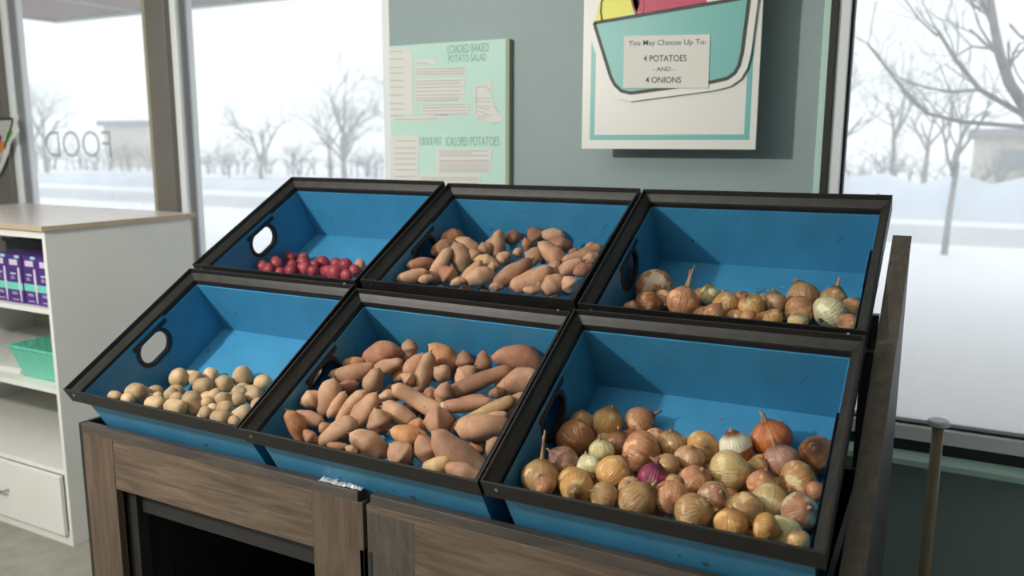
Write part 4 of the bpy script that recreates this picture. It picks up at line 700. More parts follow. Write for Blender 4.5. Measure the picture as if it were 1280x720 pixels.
def ring_mb(xa, xb, cv, cz, hl, hr, wd):
    mb = MB(); seg = 28; vs = []
    for k in range(seg):
        a = 2 * math.pi * k / seg; s = (hl - hr) * (1 if math.cos(a) >= 0 else -1)
        for rr, x in ((hr - .001, xa), (hr + wd, xa), (hr + wd, xb), (hr - .001, xb)):
            vs.append((x, cv + s + rr * math.cos(a), cz + rr * math.sin(a)))
    fs = [(4*k+i, 4*((k+1) % seg)+i, 4*((k+1) % seg)+(i+1) % 4, 4*k+(i+1) % 4) for k in range(seg) for i in range(4)]
    return mb.add(vs, fs)
proto = None
def copy_tree(o, parent=None):
    c = o.copy(); COL.objects.link(c)
    if parent: c.parent = parent
    for ch in [x for x in KIDS.get(o.name, [])]: copy_tree(ch, c)
    return c
KIDS = {}
def build_bin():
    r = empty('produce_bin'); ks = []
    wi, wo = .026, .0205     # inner and outer face of the plastic walls
    cor = [(0, 0, 0), (W, 0, 0), (W, DV, 0), (0, DV, 0)]
    inn = [(0, 1, 0), (-1, 0, 0), (0, -1, 0), (1, 0, 0)]
    for k in range(4):
        o = rim_bar(0, PROF, cor[k], cor[(k+1) % 4], inn[k], r).obj('rim_bar', [M['rim'], M['ledge']], r); ks.append(o)
    zb = -DEP - .005
    ks.append(MB().box((wo, wo, zb), (W - wo, DV - wo, -DEP)).obj('floor_panel', M['blue'], r))
    ks.append(MB().box((wo, wo, -DEP), (W - wo, wi, -.041)).obj('front_panel', M['blue'], r))
    ks.append(MB().box((wo, DV - wi, -DEP), (W - wo, DV - wo, -.041)).obj('back_panel', M['blue'], r))
    for s in (0, 1):
        xa, xb = (wo, wi) if s == 0 else (W - wi, W - wo)
        xin = .0015 if s == 0 else -.0015
        a = side_with_hole(xa + (xin if s == 0 else 0), xb + (xin if s == 0 else xin), wi, .318, -DEP, -.03, .245, -.085, .050, .033)
        p = a.obj('side_panel', M['blue'], r); ks.append(p)
        g = ring_mb(xa - .0025, xb + .004, .245, -.085, .050, .033, .011).obj('hand_hole_grip', M['ring'], p, bevel=.001); KIDS[p.name] = [g]
        ks.append(MB().box((xa, .3185, -DEP), (xb, DV - wi, -.041)).obj('side_panel', M['blue'], r))
        lx = (xb, xb + .003) if s == 0 else (xa - .003, xa)
        ks.append(MB().box((lx[0], .19, -.054), (lx[1], .318, -.041)).obj('rim_clip', M['rim'], r))
    for (x, v) in ((W - .03, DV - .0015), (.03, .0)):
        sc = MB(); sc.tube([(x, v - .0015, -.016), (x, v + .001 , -.016)], .0035, 10) if v < .01 else sc.tube([(x, v, .0), (x, v, .0016)], .003, 10)
        ks.append(sc.obj('screw', M['screw'], r))
    KIDS[r.name] = ks
    return r
BLAB = {'FL': 'blue corrugated plastic bin holding pale brown potatoes, lower row, left end', 'FM': 'blue corrugated plastic bin heaped with sweet potatoes, lower row, middle',
 'FR': 'blue corrugated plastic bin full of onions, lower row, right end', 'BL': 'blue corrugated plastic bin with a few red potatoes, upper row, left end',
 'BM': 'blue corrugated plastic bin of sweet potatoes, upper row, below the white recipe board', 'BR': 'blue corrugated plastic bin with one line of onions, upper row, right end'}
BLAB['BM'] = 'blue corrugated plastic bin of sweet potatoes, upper row, middle'
for k in ('FL', 'FM', 'FR', 'BL', 'BM', 'BR'):
    if proto is None: proto = build_bin(); b = proto
    else: b = copy_tree(proto)
    d = DATA['bins'][k]; o, R3 = Vector(d['o']), Matrix(d['M'])
    b.matrix_world = Matrix.Translation(o) @ R3.to_4x4(); BINS[k] = b
    tag(b, BLAB[k], 'bin', 'blue produce bins with black rims')

# ---------------------------------------------------------------- sloped rack that carries the bins
rk = empty('sloped_rack', (.87, .5, 0), 'dark sloped rack with wood-look end board, carrying the six blue bins', 'rack')
def R_(mb, name, m, bev=0):
    mb.v = [(a[0] - .87, a[1] - .5, a[2]) for a in mb.v]; return mb.obj(name, m, rk, bevel=bev)
for row, ks in ((0, 'FL'), (1, 'BL')):
    d = DATA['bins'][ks]; o, R3 = Vector(d['o']), Matrix(d['M']); T = Matrix.Translation(o) @ R3.to_4x4()
    R_(MB().box((.02, .03, -DEP - .034), (1.775, .45, -DEP - .022), T), 'shelf_board', M['cabblack'])
R_(MB().prism([(.05, 0), (.71, 0), (.71, 1.352), (.05, .892)], 'x', 1.813, 1.848), 'end_panel', M['cabblack'], .001)
R_(MB().prism([(.048, .893), (.712, 1.3535), (.712, 1.3625), (.048, .902)], 'x', 1.812, 1.849), 'sloped_edge_board', M['woodstile'], .001)
up = MB()
for x in (-.02, 1.75):
    up.box((x, .93, 0), (x + .03, .96, 1.05)); 
for x in (-.02, .86, 1.75): up.box((x, 1.0, 0), (x + .03, 1.03, 1.10))
up.box((-.02, 1.0, 1.10), (1.78, 1.03, 1.13))
R_(up, 'rear_posts', M['cabblack'])

# ---------------------------------------------------------------- produce
def fbm(p, s=0): return noise.noise(Vector(p) + Vector((s * 7.3, s * 3.1, s * 1.7)))
def root_mesh(name, a, b, r, peak, seed, mats, sweet=True, seg=14, rings=15, cut=False):
    a = Vector(a); b = Vector(b); ax = b - a; L = ax.length
    if L < 1e-4: ax = Vector((.3, 1, .2)) if not sweet else Vector((.2, -1, .1)); 
    d = ax.normalized(); e0 = r * (.95 if not sweet else .8); e1 = e0
    c = (a + b) / 2; rn = random.Random(seed)
    s_ = d.orthogonal().normalized(); t_ = d.cross(s_); r *= 1.2 if sweet else 1.1
    bend = (s_ * rn.uniform(-1, 1) + t_ * rn.uniform(-1, 1)) * (r * .35 if sweet else 0) * min(1, L / (3 * r))
    T0, T1 = -L / 2 - e0, L / 2 + e1; vs = []; fs = []
    for i in range(rings + 1):
        u = i / rings; uu = .5 - .5 * math.cos(math.pi * u); x = T0 + (T1 - T0) * uu
        # distance outside of the core gives the round end
        pos = min(max((x + L / 2) / L, 0), 1) if L > 1e-4 else .5
        core = 1 - (.30 * abs(pos - peak) / max(peak, 1 - peak) if sweet else 0)
        if x < -L / 2: q = (-(x + L / 2)) / e0
        elif x > L / 2: q = (x - L / 2) / e1
        else: q = 0
        endf = math.sqrt(max(0, 1 - min(1, q) ** 2)) if not sweet else max(0, 1 - min(1, q) ** 1.7) ** .62
        rr = r * core * endf
        cen = d * x + bend * (1 - (2 * x / (L + 2 * e0)) ** 2)
        if i in (0, rings):
            vs.append(c + cen + d * (r * .16 * (1 if i else -1) if sweet else 0)); continue
        for k in range(seg):
            an = 2 * math.pi * k / seg; dr = s_ * math.cos(an) + t_ * math.sin(an)
            p = cen + dr * rr
            nz = fbm(p * (14 if sweet else 22), seed) * .22 + fbm(p * (38 if sweet else 60), seed + 5) * .09
            nz += .05 * math.sin(an * 3 + seed) if sweet else 0
            vs.append(c + cen + dr * rr * (1 + nz))
    n = seg
    for k in range(n): fs.append((0, 1 + (k + 1) % n, 1 + k))
    for i in range(rings - 2):
        for k in range(n): fs.append((1 + i*n + k, 1 + i*n + (k+1) % n, 1 + (i+1)*n + (k+1) % n, 1 + (i+1)*n + k))
    last = len(vs) - 1; b0 = 1 + (rings - 2) * n
    for k in range(n): fs.append((last, b0 + k, b0 + (k+1) % n))
    me = bpy.data.meshes.new(name); me.from_pydata([v - c for v in vs], [], fs); me.materials.append(mats)
    me.polygons.foreach_set('use_smooth', [True] * len(me.polygons))
    return me, c, d, s_, L / 2 + e0
def add_root(A, B, r, pk, tone, label, group, seed, sweet):
    nm = 'sweet_potato' if sweet else ('red_potato' if tone == 'redpotato' else 'potato')
    me, c, d, s_, hl = root_mesh(nm, A, B, r, pk, seed, SK[tone], sweet)
    o = link(nm, me, None, c); md = o.modifiers.new('smooth', 'SUBSURF'); md.levels = 1; md.render_levels = 1
    tag(o, label, 'sweet potato' if sweet else 'potato', group)
    rn = random.Random(seed * 3 + 1)
    if sweet:
        if tone == 'cut':
            q = MB().tube([-d * hl * 1.02, -d * hl * .80], [r * .62, r * .74], 14).obj('cut_end', M['cutflesh'], o); q['label'] = 'pale sliced end'
        elif r > .014:
            e = d * hl * (1 if rn.random() < .5 else -1)
            MB().tube([e * .93, e * 1.05, e * 1.05 + e.normalized() * .006 + s_ * rn.uniform(-.006, .006)], [r * .16, r * .09, r * .03], 6).obj('root_tip', M['tip'], o, smooth=True)
    return o

def onion_bulb(var, seed):
    rn = random.Random(seed); seg, rings = 24, 16; vs = []; fs = []
    sq = [.92, 1.0, .84, .96][seed % 4]; nk = [.10, .16, .13, .2][seed % 4]
    for i in range(rings + 1):
        th = math.pi * i / rings; z = -math.cos(th); rr = math.sin(th)
        zz = z * sq
        if z > .55: t = (z - .55) / .45; zz += nk * t * t; rr = rr * (1 - .25 * t) + .05 * t
        if z < -.85: zz += .05 * (-z - .85) / .15
        if i in (0, rings): vs.append(Vector((0, 0, zz))); continue
        for k in range(seg):
            an = 2 * math.pi * k / seg
            f = 1 + .035 * math.sin(2 * an + seed) + .05 * noise.noise(Vector((math.cos(an) * 1.1 + seed, math.sin(an) * 1.1, z * 1.2))) + .012 * math.sin(an * 9 + seed)
            vs.append(Vector((rr * f * math.cos(an), rr * f * math.sin(an), zz)))
    n = seg
    for k in range(n): fs.append((0, 1 + (k+1) % n, 1 + k))
    for i in range(rings - 2):
        for k in range(n): fs.append((1 + i*n + k, 1 + i*n + (k+1) % n, 1 + (i+1)*n + (k+1) % n, 1 + (i+1)*n + k))
    last = len(vs) - 1; b0 = 1 + (rings - 2) * n
    for k in range(n): fs.append((last, b0 + k, b0 + (k+1) % n))
    me = bpy.data.meshes.new('onion'); me.from_pydata(vs, [], fs); me.materials.append(ON[var]); me.polygons.foreach_set('use_smooth', [True] * len(me.polygons))
    return me, sq + nk
CACHE = {}
def cached(key, fn):
    if key not in CACHE: CACHE[key] = fn()
    return CACHE[key]
def neck_mesh(L, seed, red):
    rn = random.Random(seed); mb = MB(); L = max(L, .12)
    bx, by = rn.uniform(-.4, .4), rn.uniform(-.4, .4)
    for q in range(4):
        ox, oy = rn.uniform(-.05, .05), rn.uniform(-.05, .05); l = L * rn.uniform(.6, 1.0); f = rn.uniform(-.25, .25)
        pts = [(ox, oy, -.16), (ox * 1.3, oy * 1.3, .02), (ox + bx * l * .25, oy + by * l * .25, l * .5), (ox + bx * l * .8 + f * l * .5, oy + by * l * .8, l)]
        mb.tube(pts, [.15, .10, .055, .02 + .03 * rn.random()], 7)
    return mb.mesh('dry_neck', M['neckred' if red else 'neck'], True)
def root_tuft(seed):
    rn = random.Random(seed); mb = MB()
    mb.tube([(0, 0, .06), (0, 0, -.02)], [.16, .12], 10)
    for q in range(9):
        a = rn.uniform(0, 6.28); s = rn.uniform(.05, .16)
        mb.tube([(math.cos(a) * s * .6, math.sin(a) * s * .6, 0), (math.cos(a) * s * 1.5, math.sin(a) * s * 1.5, -.07 - rn.random() * .05)], [.016, .005], 4)
    return mb.mesh('root_tuft', M['roots'], False)
def add_onion(c, r, var, dr, nl, label, group, seed):
    sd = seed % 4; me, top = cached(('b', var, sd), lambda: onion_bulb(var, sd))
    o = link('onion', me)
    q = Vector(dr).to_track_quat('Z', 'Y'); sp = Matrix.Rotation(random.Random(seed).uniform(0, 6.28), 4, 'Z')
    o.matrix_world = Matrix.Translation(Vector(c)) @ q.to_matrix().to_4x4() @ sp @ Matrix.Scale(r * 1.09, 4)
    tag(o, label, 'onion', group)
    lk = round(nl, 1) if nl < .35 else nl
    nm = cached(('n', lk, seed % 3, var == 'red'), lambda: neck_mesh(lk * 1.25, seed % 3 + 10, var == 'red'))
    n = link('dry_neck', nm, o); n.location = (0, 0, top - .03)
    t = link('root_tuft', cached(('r', seed % 3), lambda: root_tuft(seed % 3)), o); t.location = (0, 0, -(top - [.10, .16, .13, .2][sd]) + .035)
    return o
GR = {'FL': 'pale brown potatoes in the lower left bin', 'BL': 'red potatoes in the upper left bin', 'FM': 'sweet potatoes in the lower middle bin', 'BM': 'sweet potatoes in the upper middle bin', 'FR': 'onions in the lower right bin', 'BR': 'onions in the upper right bin'}
sd = 0
for k, d in DATA['bins'].items():
    rn = random.Random(hash(k) & 0 + 11)
    for it in d['items']:
        sd += 1
        if k in ('FR', 'BR'): add_onion(it[0:3], it[3], it[4], it[5:8], it[8], it[9], GR[k], sd)
        else: add_root(it[0:3], it[3:6], it[6] * (1.1 if k == 'BM' else 1), it[7], it[8], it[9], GR[k], sd, k in ('FM', 'BM'))
    for f_ in d['fill']:
        sd += 1; c, r = Vector(f_[:3]), f_[3]
        if k in ('FR', 'BR'): add_onion(c, r, ['tan', 'pinkbrown', 'gold', 'brown'][sd % 4], (rn.uniform(-1, 1), rn.uniform(-1, 1), rn.uniform(-.2, 1)), .15, f_[4], GR[k] + ', buried ones', sd)
        else:
            v = Vector((rn.uniform(-1, 1), rn.uniform(-.3, .3), 0)).normalized() * (r * .25)
            add_root(c - v, c + v, r * .93, .5, {'FL': 'potato', 'BL': 'redpotato'}.get(k, ['tan', 'pink', 'orange', 'red'][sd % 4]), f_[4], GR[k] + ', buried ones', sd, k in ('FM', 'BM'))
# a few loose flakes of onion skin on the bin floors
def flake(k, u, v, s, seed):
    rn = random.Random(seed); d = DATA['bins'][k]; T = Matrix.Translation(Vector(d['o'])) @ Matrix(d['M']).to_4x4()
    n = 7; pts = [(math.cos(6.28 * i / n) * s * rn.uniform(.6, 1.1), math.sin(6.28 * i / n) * s * .6 * rn.uniform(.6, 1.1)) for i in range(n)]
    top = [Vector((u + p[0], v + p[1], -DEP + .0012 + rn.uniform(.0, .002))) for p in pts]; bot = [Vector((p.x, p.y, p.z - .0006)) for p in top]
    mb = MB(); mb.add([T @ p for p in top + bot], [tuple(range(n)), tuple(range(2*n-1, n-1, -1))] + [(i, i+n, (i+1) % n + n, (i+1) % n) for i in range(n)])
    o = mb.obj('onion_skin_flake', M['neck']); tag(o, 'tiny dry onion skin flake, ' + ['', 'biggest, middle of', 'just right of the biggest, in', 'leftmost, smallest, in', 'rightmost, in', 'near the back right corner of', 'near the centre back of'][seed] + {'FR': ' lower', 'BR': ' upper'}[k] + ' right bin', 'onion skin', 'onion skin flakes, ' + {'FR': 'lower', 'BR': 'upper'}[k] + ' right bin')
for a in [('BR', .33, .36, .005, 1), ('BR', .36, .375, .004, 2), ('BR', .30, .365, .003, 3), ('BR', .46, .365, .004, 4), ('FR', .44, .425, .004, 5), ('FR', .32, .41, .003, 6)]: flake(*a)

# ---------------------------------------------------------------- posters
G = DATA['G']
def slab(pts, y0, y1): return MB().prism(pts, 'y', y0, y1)
def offset(pts, d):
    n = len(pts); out = []
    for i in range(n):
        p0, p1, p2 = Vector(pts[i-1]), Vector(pts[i]), Vector(pts[(i+1) % n])
        e1 = (p1 - p0).normalized(); e2 = (p2 - p1).normalized(); nn = (Vector((e1.y, -e1.x)) + Vector((e2.y, -e2.x)))
        nn = nn.normalized() if nn.length > 1e-6 else Vector((e1.y, -e1.x)); out.append(tuple(p1 + nn * d))
    return out
def strip(pts, wd, y0, y1, mb=None, closed=False):
    mb = mb or MB(); P = [Vector(p) for p in pts]; n = len(P); L = []; Rr = []
    for i in range(n):
        a = P[max(i-1, 0)]; b = P[min(i+1, n-1)]; t = (b - a).normalized(); nn = Vector((-t.y, t.x))
        L.append(P[i] + nn * wd / 2); Rr.append(P[i] - nn * wd / 2)
    for i in range(n-1): mb.prism([tuple(L[i]), tuple(L[i+1]), tuple(Rr[i+1]), tuple(Rr[i])], 'y', y0, y1)
    return mb
YP = 1.36
pb = empty('hanging_sign_board', (1.09, YP, 1.54), 'white sign board with teal border, bowl cut-out and onion limit card', 'sign')
def PB(mb, name, m, parent=None):
    mb.v = [(a[0] - 1.09, a[1] - YP, a[2] - 1.54) for a in mb.v]; return mb.obj(name, m, parent or pb)
x0, x1, zb, zt = .8075, 1.378, 1.5385, 2.42
bd = PB(MB().box((x0, YP, zb), (x1, YP + .008, zt)), 'board', M['cloudwhite'])
fr = MB(); a, b_, c_, t_ = .836, 1.3587, 1.5672, .0163
for q in [((a, c_), (b_, c_ + t_)), ((a, c_ + t_), (a + t_, zt - .03 - t_)), ((b_ - t_, c_ + t_), (b_, zt - .03 - t_)), ((a, zt - .03 - t_), (b_, zt - .03))]:
    fr.box((q[0][0], YP - .0006, q[0][1]), (q[1][0], YP, q[1][1]))
PB(fr, 'teal_border', M['teal'])
bowl = G['bowl']; st = bowl[:-1]
# full outline of bowl with produce above (upper part is out of the picture)
hx = [p[0] for p in st]
fruit_top = [[1.37, 2.06], [1.34, 2.20], [1.22, 2.30], [1.06, 2.32], [.94, 2.24], [.87, 2.12], [.845, 2.0]]
outl = st + fruit_top
sgn = 1 if sum((outl[i][0] * outl[(i+1) % len(outl)][1] - outl[(i+1) % len(outl)][0] * outl[i][1]) for i in range(len(outl))) > 0 else -1
cut = offset(outl, .026 * sgn)
PB(slab(cut, YP - .011, YP - .0046), 'bowl_cutout', M['cloudwhite'])
ztop = st[0][1]
bowlfill = st + [[st[-1][0], ztop + .225]]
rimR = [st[-1][0], st[-1][1] + .0]
PB(slab(st + [G['rimline'][-1]], YP - .0113, YP - .011), 'bowl_print', M['teal'])
PB(slab(G['lemon'], YP - .0116, YP - .011), 'yellow_fruit_print', M['lemon'])
bt = PB(slab([[p[0], p[1]] for p in G['beet']], YP - .0116, YP - .011), 'magenta_fruit_print', M['magenta'])
ln = MB()
for l in G['beetlines']: strip(l, .0014, YP - .0124, YP - .0118, ln)
strip(G['beetline'], .006, YP - .0124, YP - .0118, ln); strip(G['beetline2'], .003, YP - .0124, YP - .0118, ln)
PB(ln, 'magenta_line_print', M['darkmagenta'])
ik = MB()
strip(st, .0105, YP - .0124, YP - .0118, ik)
strip(G['rimline'], .0105, YP - .0124, YP - .0118, ik)
strip(G['lemline'], .006, YP - .0124, YP - .0118, ik)
PB(ik, 'black_outline_print', M['ink'])
cdp = G['card']
cd_ = slab(cdp, YP - .0145, YP - .013); cd_ = PB(cd_, 'limit_card', M['card']); cd_['label'] = 'white paper card reading You May Choose Up To: 4 POTATOES - AND - 4 ONIONS'
def card_text(s, u0, u1, t0, t1, bold):
    # card corners: tl, tr, br, bl
    tl, tr, br, bl = [Vector(p) for p in cdp]
    me = text_mesh(s, 1, M['cardink'], .002, bold); xs = [v.co.x for v in me.vertices]; ys = [v.co.y for v in me.vertices]; ax, bx, ay, by = min(xs), max(xs), min(ys), max(ys)
    for v in me.vertices:
        u = u0 + (u1 - u0) * (v.co.x - ax) / (bx - ax); t = t0 + (t1 - t0) * (by - v.co.y) / (by - ay)
        p = (tl * (1 - u) + tr * u) * (1 - t) + (bl * (1 - u) + br * u) * t
        v.co = (p.x - 1.09, -.0145 + (-.0005 if v.co.z > 0 else 0), p.y - 1.54)
    o = link('lettering', me, cd_)
card_text('You May Choose Up To:', .055, .955, .085, .215, .004)
card_text('4 POTATOES', .24, .745, .375, .495, .012)
card_text('- AND -', .355, .615, .60, .68, .006)
card_text('4 ONIONS', .27, .69, .785, .905, .012)
hs = MB()
for x in (.9, 1.28): hs.box((x, YP + .008, 2.30), (x + .03, YW, 2.33))
PB(hs, 'standoff_bracket', M['alu'])

YBD = 1.475
rx0, rx1, rz1 = -.0594, .4585, 1.9253
rb = empty('recipe_board', ((rx0 + rx1) / 2, YBD, 1.6), 'mint green recipe board with pasted white paper strips, left of the sign', 'board')
def RB(mb, name, m, parent=None):
    mb.v = [(a[0] - (rx0 + rx1) / 2, a[1] - YBD, a[2] - 1.6) for a in mb.v]; return mb.obj(name, m, parent or rb)
RB(MB().box((rx0, YBD, 1.22), (rx1 - .003, YBD + .0248, rz1)), 'board', M['mint'])
RB(MB().box((rx1 - .003, YBD, 1.22), (rx1 + .012, YBD + .0248, rz1 - .001)), 'board_edge', M['mintedge'])
for p in G['patch']: RB(slab(p, YBD - .0012, YBD - .0002), 'paper_strip', M['paper'])
tl_ = MB()
for l in G['tl']: strip(l, .0026, YBD - .0020, YBD - .0014, tl_)
RB(tl_, 'printed_lines', M['line'])
RB(slab(G['draw'], YBD - .0012, YBD - .0002), 'food_drawing', M['paper'])
dl = MB()
for l in G['drawl']: strip(l, .0016, YBD - .0020, YBD - .0014, dl)
RB(dl, 'drawing_lines', M['drawink'])
def RT(s, x0, x1, z0, z1, bold=0, shear=0):
    o = fit_text(s, x0 - (rx0 + rx1) / 2, x1 - (rx0 + rx1) / 2, z0 - 1.6, z1 - 1.6, -.0004, M['headink'], rb, bold, .0006, shear=shear)
RT('LOADED BAKED', .2099, .3844, 1.8845, 1.9148, -.004); RT('POTATO SALAD', .2127, .3750, 1.8521, 1.8786, -.004)
RT('CROCK-POT', .0797, .178, 1.5485, 1.5790, -.004); RT('SCALLOPED', .196, .294, 1.5460, 1.5790, -.004); RT('POTATOES', .306, .4306, 1.5466, 1.5800, -.004)

# ---------------------------------------------------------------- cut-out vegetable sign on the far left post
YS = 1.44
sg = empty('bowl_shaped_sign', (-2.55, YS, 1.55), 'small cut-out sign with carrot and greens on the far left window post', 'sign')
def SG(pts, y0, y1, name, m): 
    mb = slab(pts, y0, y1); mb.v = [(a[0] + 2.55, a[1] - YS, a[2] - 1.55) for a in mb.v]; return mb.obj(name, m, sg)
SG(G['sign'], YS, YS + .01, 'backing', M['cloudwhite']); SG(G['signin'], YS - .001, YS, 'grey_print', M['signgrey'])
for n_, m_ in (('signteal', 'teal'), ('beet2', 'maroon'), ('carrot', 'carrot'), ('leaf', 'leaf')): SG(G[n_], YS - .002, YS - .0011, {'signteal': 'teal_print', 'beet2': 'beet_print', 'carrot': 'carrot_print', 'leaf': 'leaf_print'}[n_], M[m_])
mb = strip(G['signin'][:6], .012, YS - .003, YS - .0021); mb.v = [(a[0] + 2.55, a[1] - YS, a[2] - 1.55) for a in mb.v]; mb.obj('outline_print', M['ink'], sg)
mb = MB().box((-2.60, YS + .01, 1.55), (-2.56, YW - .03, 1.59)); mb.v = [(a[0] + 2.55, a[1] - YS, a[2] - 1.55) for a in mb.v]; mb.obj('mount', M['alu'], sg)

# ---------------------------------------------------------------- white shelf unit
SX1, SX0, SY0, SY1, SH = -.997, -2.2, .625, 1.30, 1.235
su = empty('shelf_unit', (-1.6, .9, 0), 'white open shelf unit with pale wood-edged top, beside the windows', 'shelf unit')
def SU(a, b, name, m, bev=.001, parent=None): 
    return MB().box((a[0] + 1.6, a[1] - .9, a[2]), (b[0] + 1.6, b[1] - .9, b[2])).obj(name, m, parent or su, bevel=bev)
SU((SX1 - .018, SY0, 0), (SX1, SY1 - .012, SH), 'side_panel', M['white']); SU((SX0, SY0, 0), (SX0 + .018, SY1 - .012, SH), 'side_panel', M['white'])
SU((SX0, SY1 - .012, 0), (SX1, SY1, SH), 'back_panel', M['beige'])
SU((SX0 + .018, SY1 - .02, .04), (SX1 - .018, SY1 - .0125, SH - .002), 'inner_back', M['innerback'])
tp = SU((SX0 - .01, SY0 - .012, SH), (SX1 + .006, SY1 + .01, SH + .018), 'top_panel', M['toptop'])
SU((SX0 - .01, SY0 - .0145, SH), (SX1 + .006, SY0 - .012, SH + .0175), 'edge_band', M['beige'], 0, tp); SU((SX1 + .006, SY0 - .0145, SH), (SX1 + .0085, SY1 + .01, SH + .0175), 'edge_band', M['beige'], 0, tp)
for z in (.921, .613, .288): SU((SX0 + .018, SY0 + .003, z), (SX1 - .018, SY1 - .02, z + .019), 'shelf', M['white'])
SU((SX0 + .018, SY0 + .0, 0), (SX1 - .018, SY0 + .018, .04), 'plinth', M['white']); SU((SX0 + .018, SY0 + .003, .04), (SX1 - .018, SY1 - .02, .055), 'shelf', M['white'])
SU((SX0 + .018, SY0 + .002, 1.205), (SX1 - .018, SY0 + .02, SH), 'top_rail', M['white'])
dr = SU((SX0 + .004, SY0 - .018, .045), (SX1 - .022, SY0 - .001, .288), 'drawer_front', M['white'], .002)
hd = MB(); hx0, hx1 = -1.55, -1.36
hd.tube([(hx0 + 1.6, SY0 - .018 - .9, .168), (hx0 + 1.6, SY0 - .045 - .9, .168), (hx1 + 1.6, SY0 - .045 - .9, .168), (hx1 + 1.6, SY0 - .018 - .9, .168)], .005, 8)
hd.obj('handle', M['chrome'], dr)
ph = MB()
for y in (.72, 1.2):
    for k in range(22):
        z = .36 + k * .032
        if abs(z - .622) > .02 and abs(z - .93) > .02: ph.tube([(SX1 - .0185 + 1.6, y - .9, z), (SX1 - .0195 + 1.6, y - .9, z)], .0026, 6)
ph.obj('pin_holes', M['beige'], su)

def carton(x, y, sd_):
    c = empty('purple_carton', (x, y, .9405))
    w_, d_, h_ = .089, .16, .187
    MB().box((-w_/2, 0, 0), (w_/2, d_, h_)).obj('box', M['purple'], c, bevel=.001)
    MB().box((-w_/2, -.0008, .052), (w_/2, -.0002, .080)).obj('mint_band', M['mintband'], c)
    g = MB(); g.box((-.028, -.0012, .148), (.022, -.0002, .170)); g.box((-.026, -.0012, .112), (.006, -.0002, .118))
    for k, l in ((.101, .02), (.094, .024), (.040, .03), (.034, .035), (.012, .04)): g.box((-.026, -.0012, k), (-.026 + l, -.0002, k + .0025))
    g.obj('printed_text', M['paleprint'], c)
    wv = MB(); wv.tube([(.031, -.0006, .006), (.029, -.0006, .05), (.027, -.0006, .10), (.027, -.0006, .14)], [.003, .006, .0075, .006], 10)
    wv.v = [(a[0], -.0016 + (a[1] + .0006) * .12, a[2]) for a in wv.v]; wv.obj('applicator_print', M['paleprint'], c)
    MB().box((.008, -.0012, .176), (.036, -.0002, .187)).obj('blue_label', M['bluecap'], c)
    return c
pc = ['purple boxed carton on the upper shelf, against the shelf side', 'purple boxed carton on the upper shelf, second from the shelf side', 'purple boxed carton on the upper shelf, third from the shelf side', 'purple boxed carton on the upper shelf, fourth from the shelf side, half out of frame']
KIDS['pc'] = None
pr = None
for i in range(4):
    x = -1.063 - i * .0945
    if pr is None: c = carton(x, .655, 0); pr = c; KIDS[pr.name] = [o for o in COL.objects if o.parent == pr]
    else: c = copy_tree(pr); c.location = (x, .655 + .003 * (i % 2), .9405)
    tag(c, pc[i], 'box', 'purple cartons on the upper shelf')
tr = empty('dark_tray', (-1.3, .9, .9405), 'dark plastic tray behind the purple cartons on the upper shelf', 'tray')
MB().box((-.30, -.065, 0), (.27, .30, .008)).obj('base', M['darktray'], tr); tw = MB()
tw.box((-.30, -.065, .008), (.27, -.055, .215)); tw.box((-.30, .29, .008), (.27, .30, .215)); tw.box((-.30, -.055, .008), (-.29, .29, .215)); tw.box((.26, -.055, .008), (.27, .29, .215)); tw.obj('walls', M['darktray'], tr)
MB().box((-.31, -.072, .203), (.275, -.065, .22)).obj('lip', M['darktray'], tr)

bs = empty('green_basket', (-1.185, .80, .6335), 'translucent green plastic basket on the middle shelf', 'basket')
def tapered(w0, d0, w1, d1, h, t):
    mb = MB(); o0 = [(-w0, -d0), (w0, -d0), (w0, d0), (-w0, d0)]; o1 = [(-w1, -d1), (w1, -d1), (w1, d1), (-w1, d1)]
    i0 = [(a - math.copysign(t, a), b - math.copysign(t, b)) for a, b in o0]; i1 = [(a - math.copysign(t, a), b - math.copysign(t, b)) for a, b in o1]
    vs = [(*p, 0) for p in o0] + [(*p, h) for p in o1] + [(*p, t) for p in i0] + [(*p, h) for p in i1]
    fs = [(3, 2, 1, 0), (8, 9, 10, 11)]
    for k in range(4):
        j = (k + 1) % 4; fs += [(k, j, 4 + j, 4 + k), (8 + k, 12 + k, 12 + j, 8 + j), (4 + k, 4 + j, 12 + j, 12 + k)]
    return mb.add(vs, fs)
tapered(.125, .115, .160, .145, .125, .003).obj('body', M['basket'], bs, bevel=.002)
rm_ = MB()
for q in [((-.166, -.151), (.166, -.143)), ((-.166, .143), (.166, .151)), ((-.166, -.143), (-.158, .143)), ((.158, -.143), (.166, .143))]: rm_.box((*q[0], .12), (*q[1], .131))
rm_.obj('lip', M['basket'], bs, bevel=.002)
lf = MB(); rn = random.Random(2)
for k in range(3): lf.box((-.07 - .004 * k, -.1, .006 * k), (.07 - .003 * k, .1, .006 * k + .005), Matrix.Rotation(.05 * k, 4, 'Z'))
lo = lf.obj('leaflet_stack', M['paper'], None, loc=(-1.43, .80, .6325)); tag(lo, 'small stack of leaflets beside the green basket, middle shelf', 'leaflets')

# ---------------------------------------------------------------- dowel by the right window
pl = empty('wooden_pole', (1.935, 1.10, 0), 'tan wooden pole with pale round cap, before the right window', 'pole')
MB().tube([(0, 0, 0), (0, 0, .838)], .0145, 20).obj('shaft', M['pole'], pl, smooth=True)
MB().tube([(0, 0, .836), (0, 0, .839), (0, 0, .849), (0, 0, .852)], [.020, .027, .027, .023], 24).obj('cap', M['cap'], pl, bevel=.001)

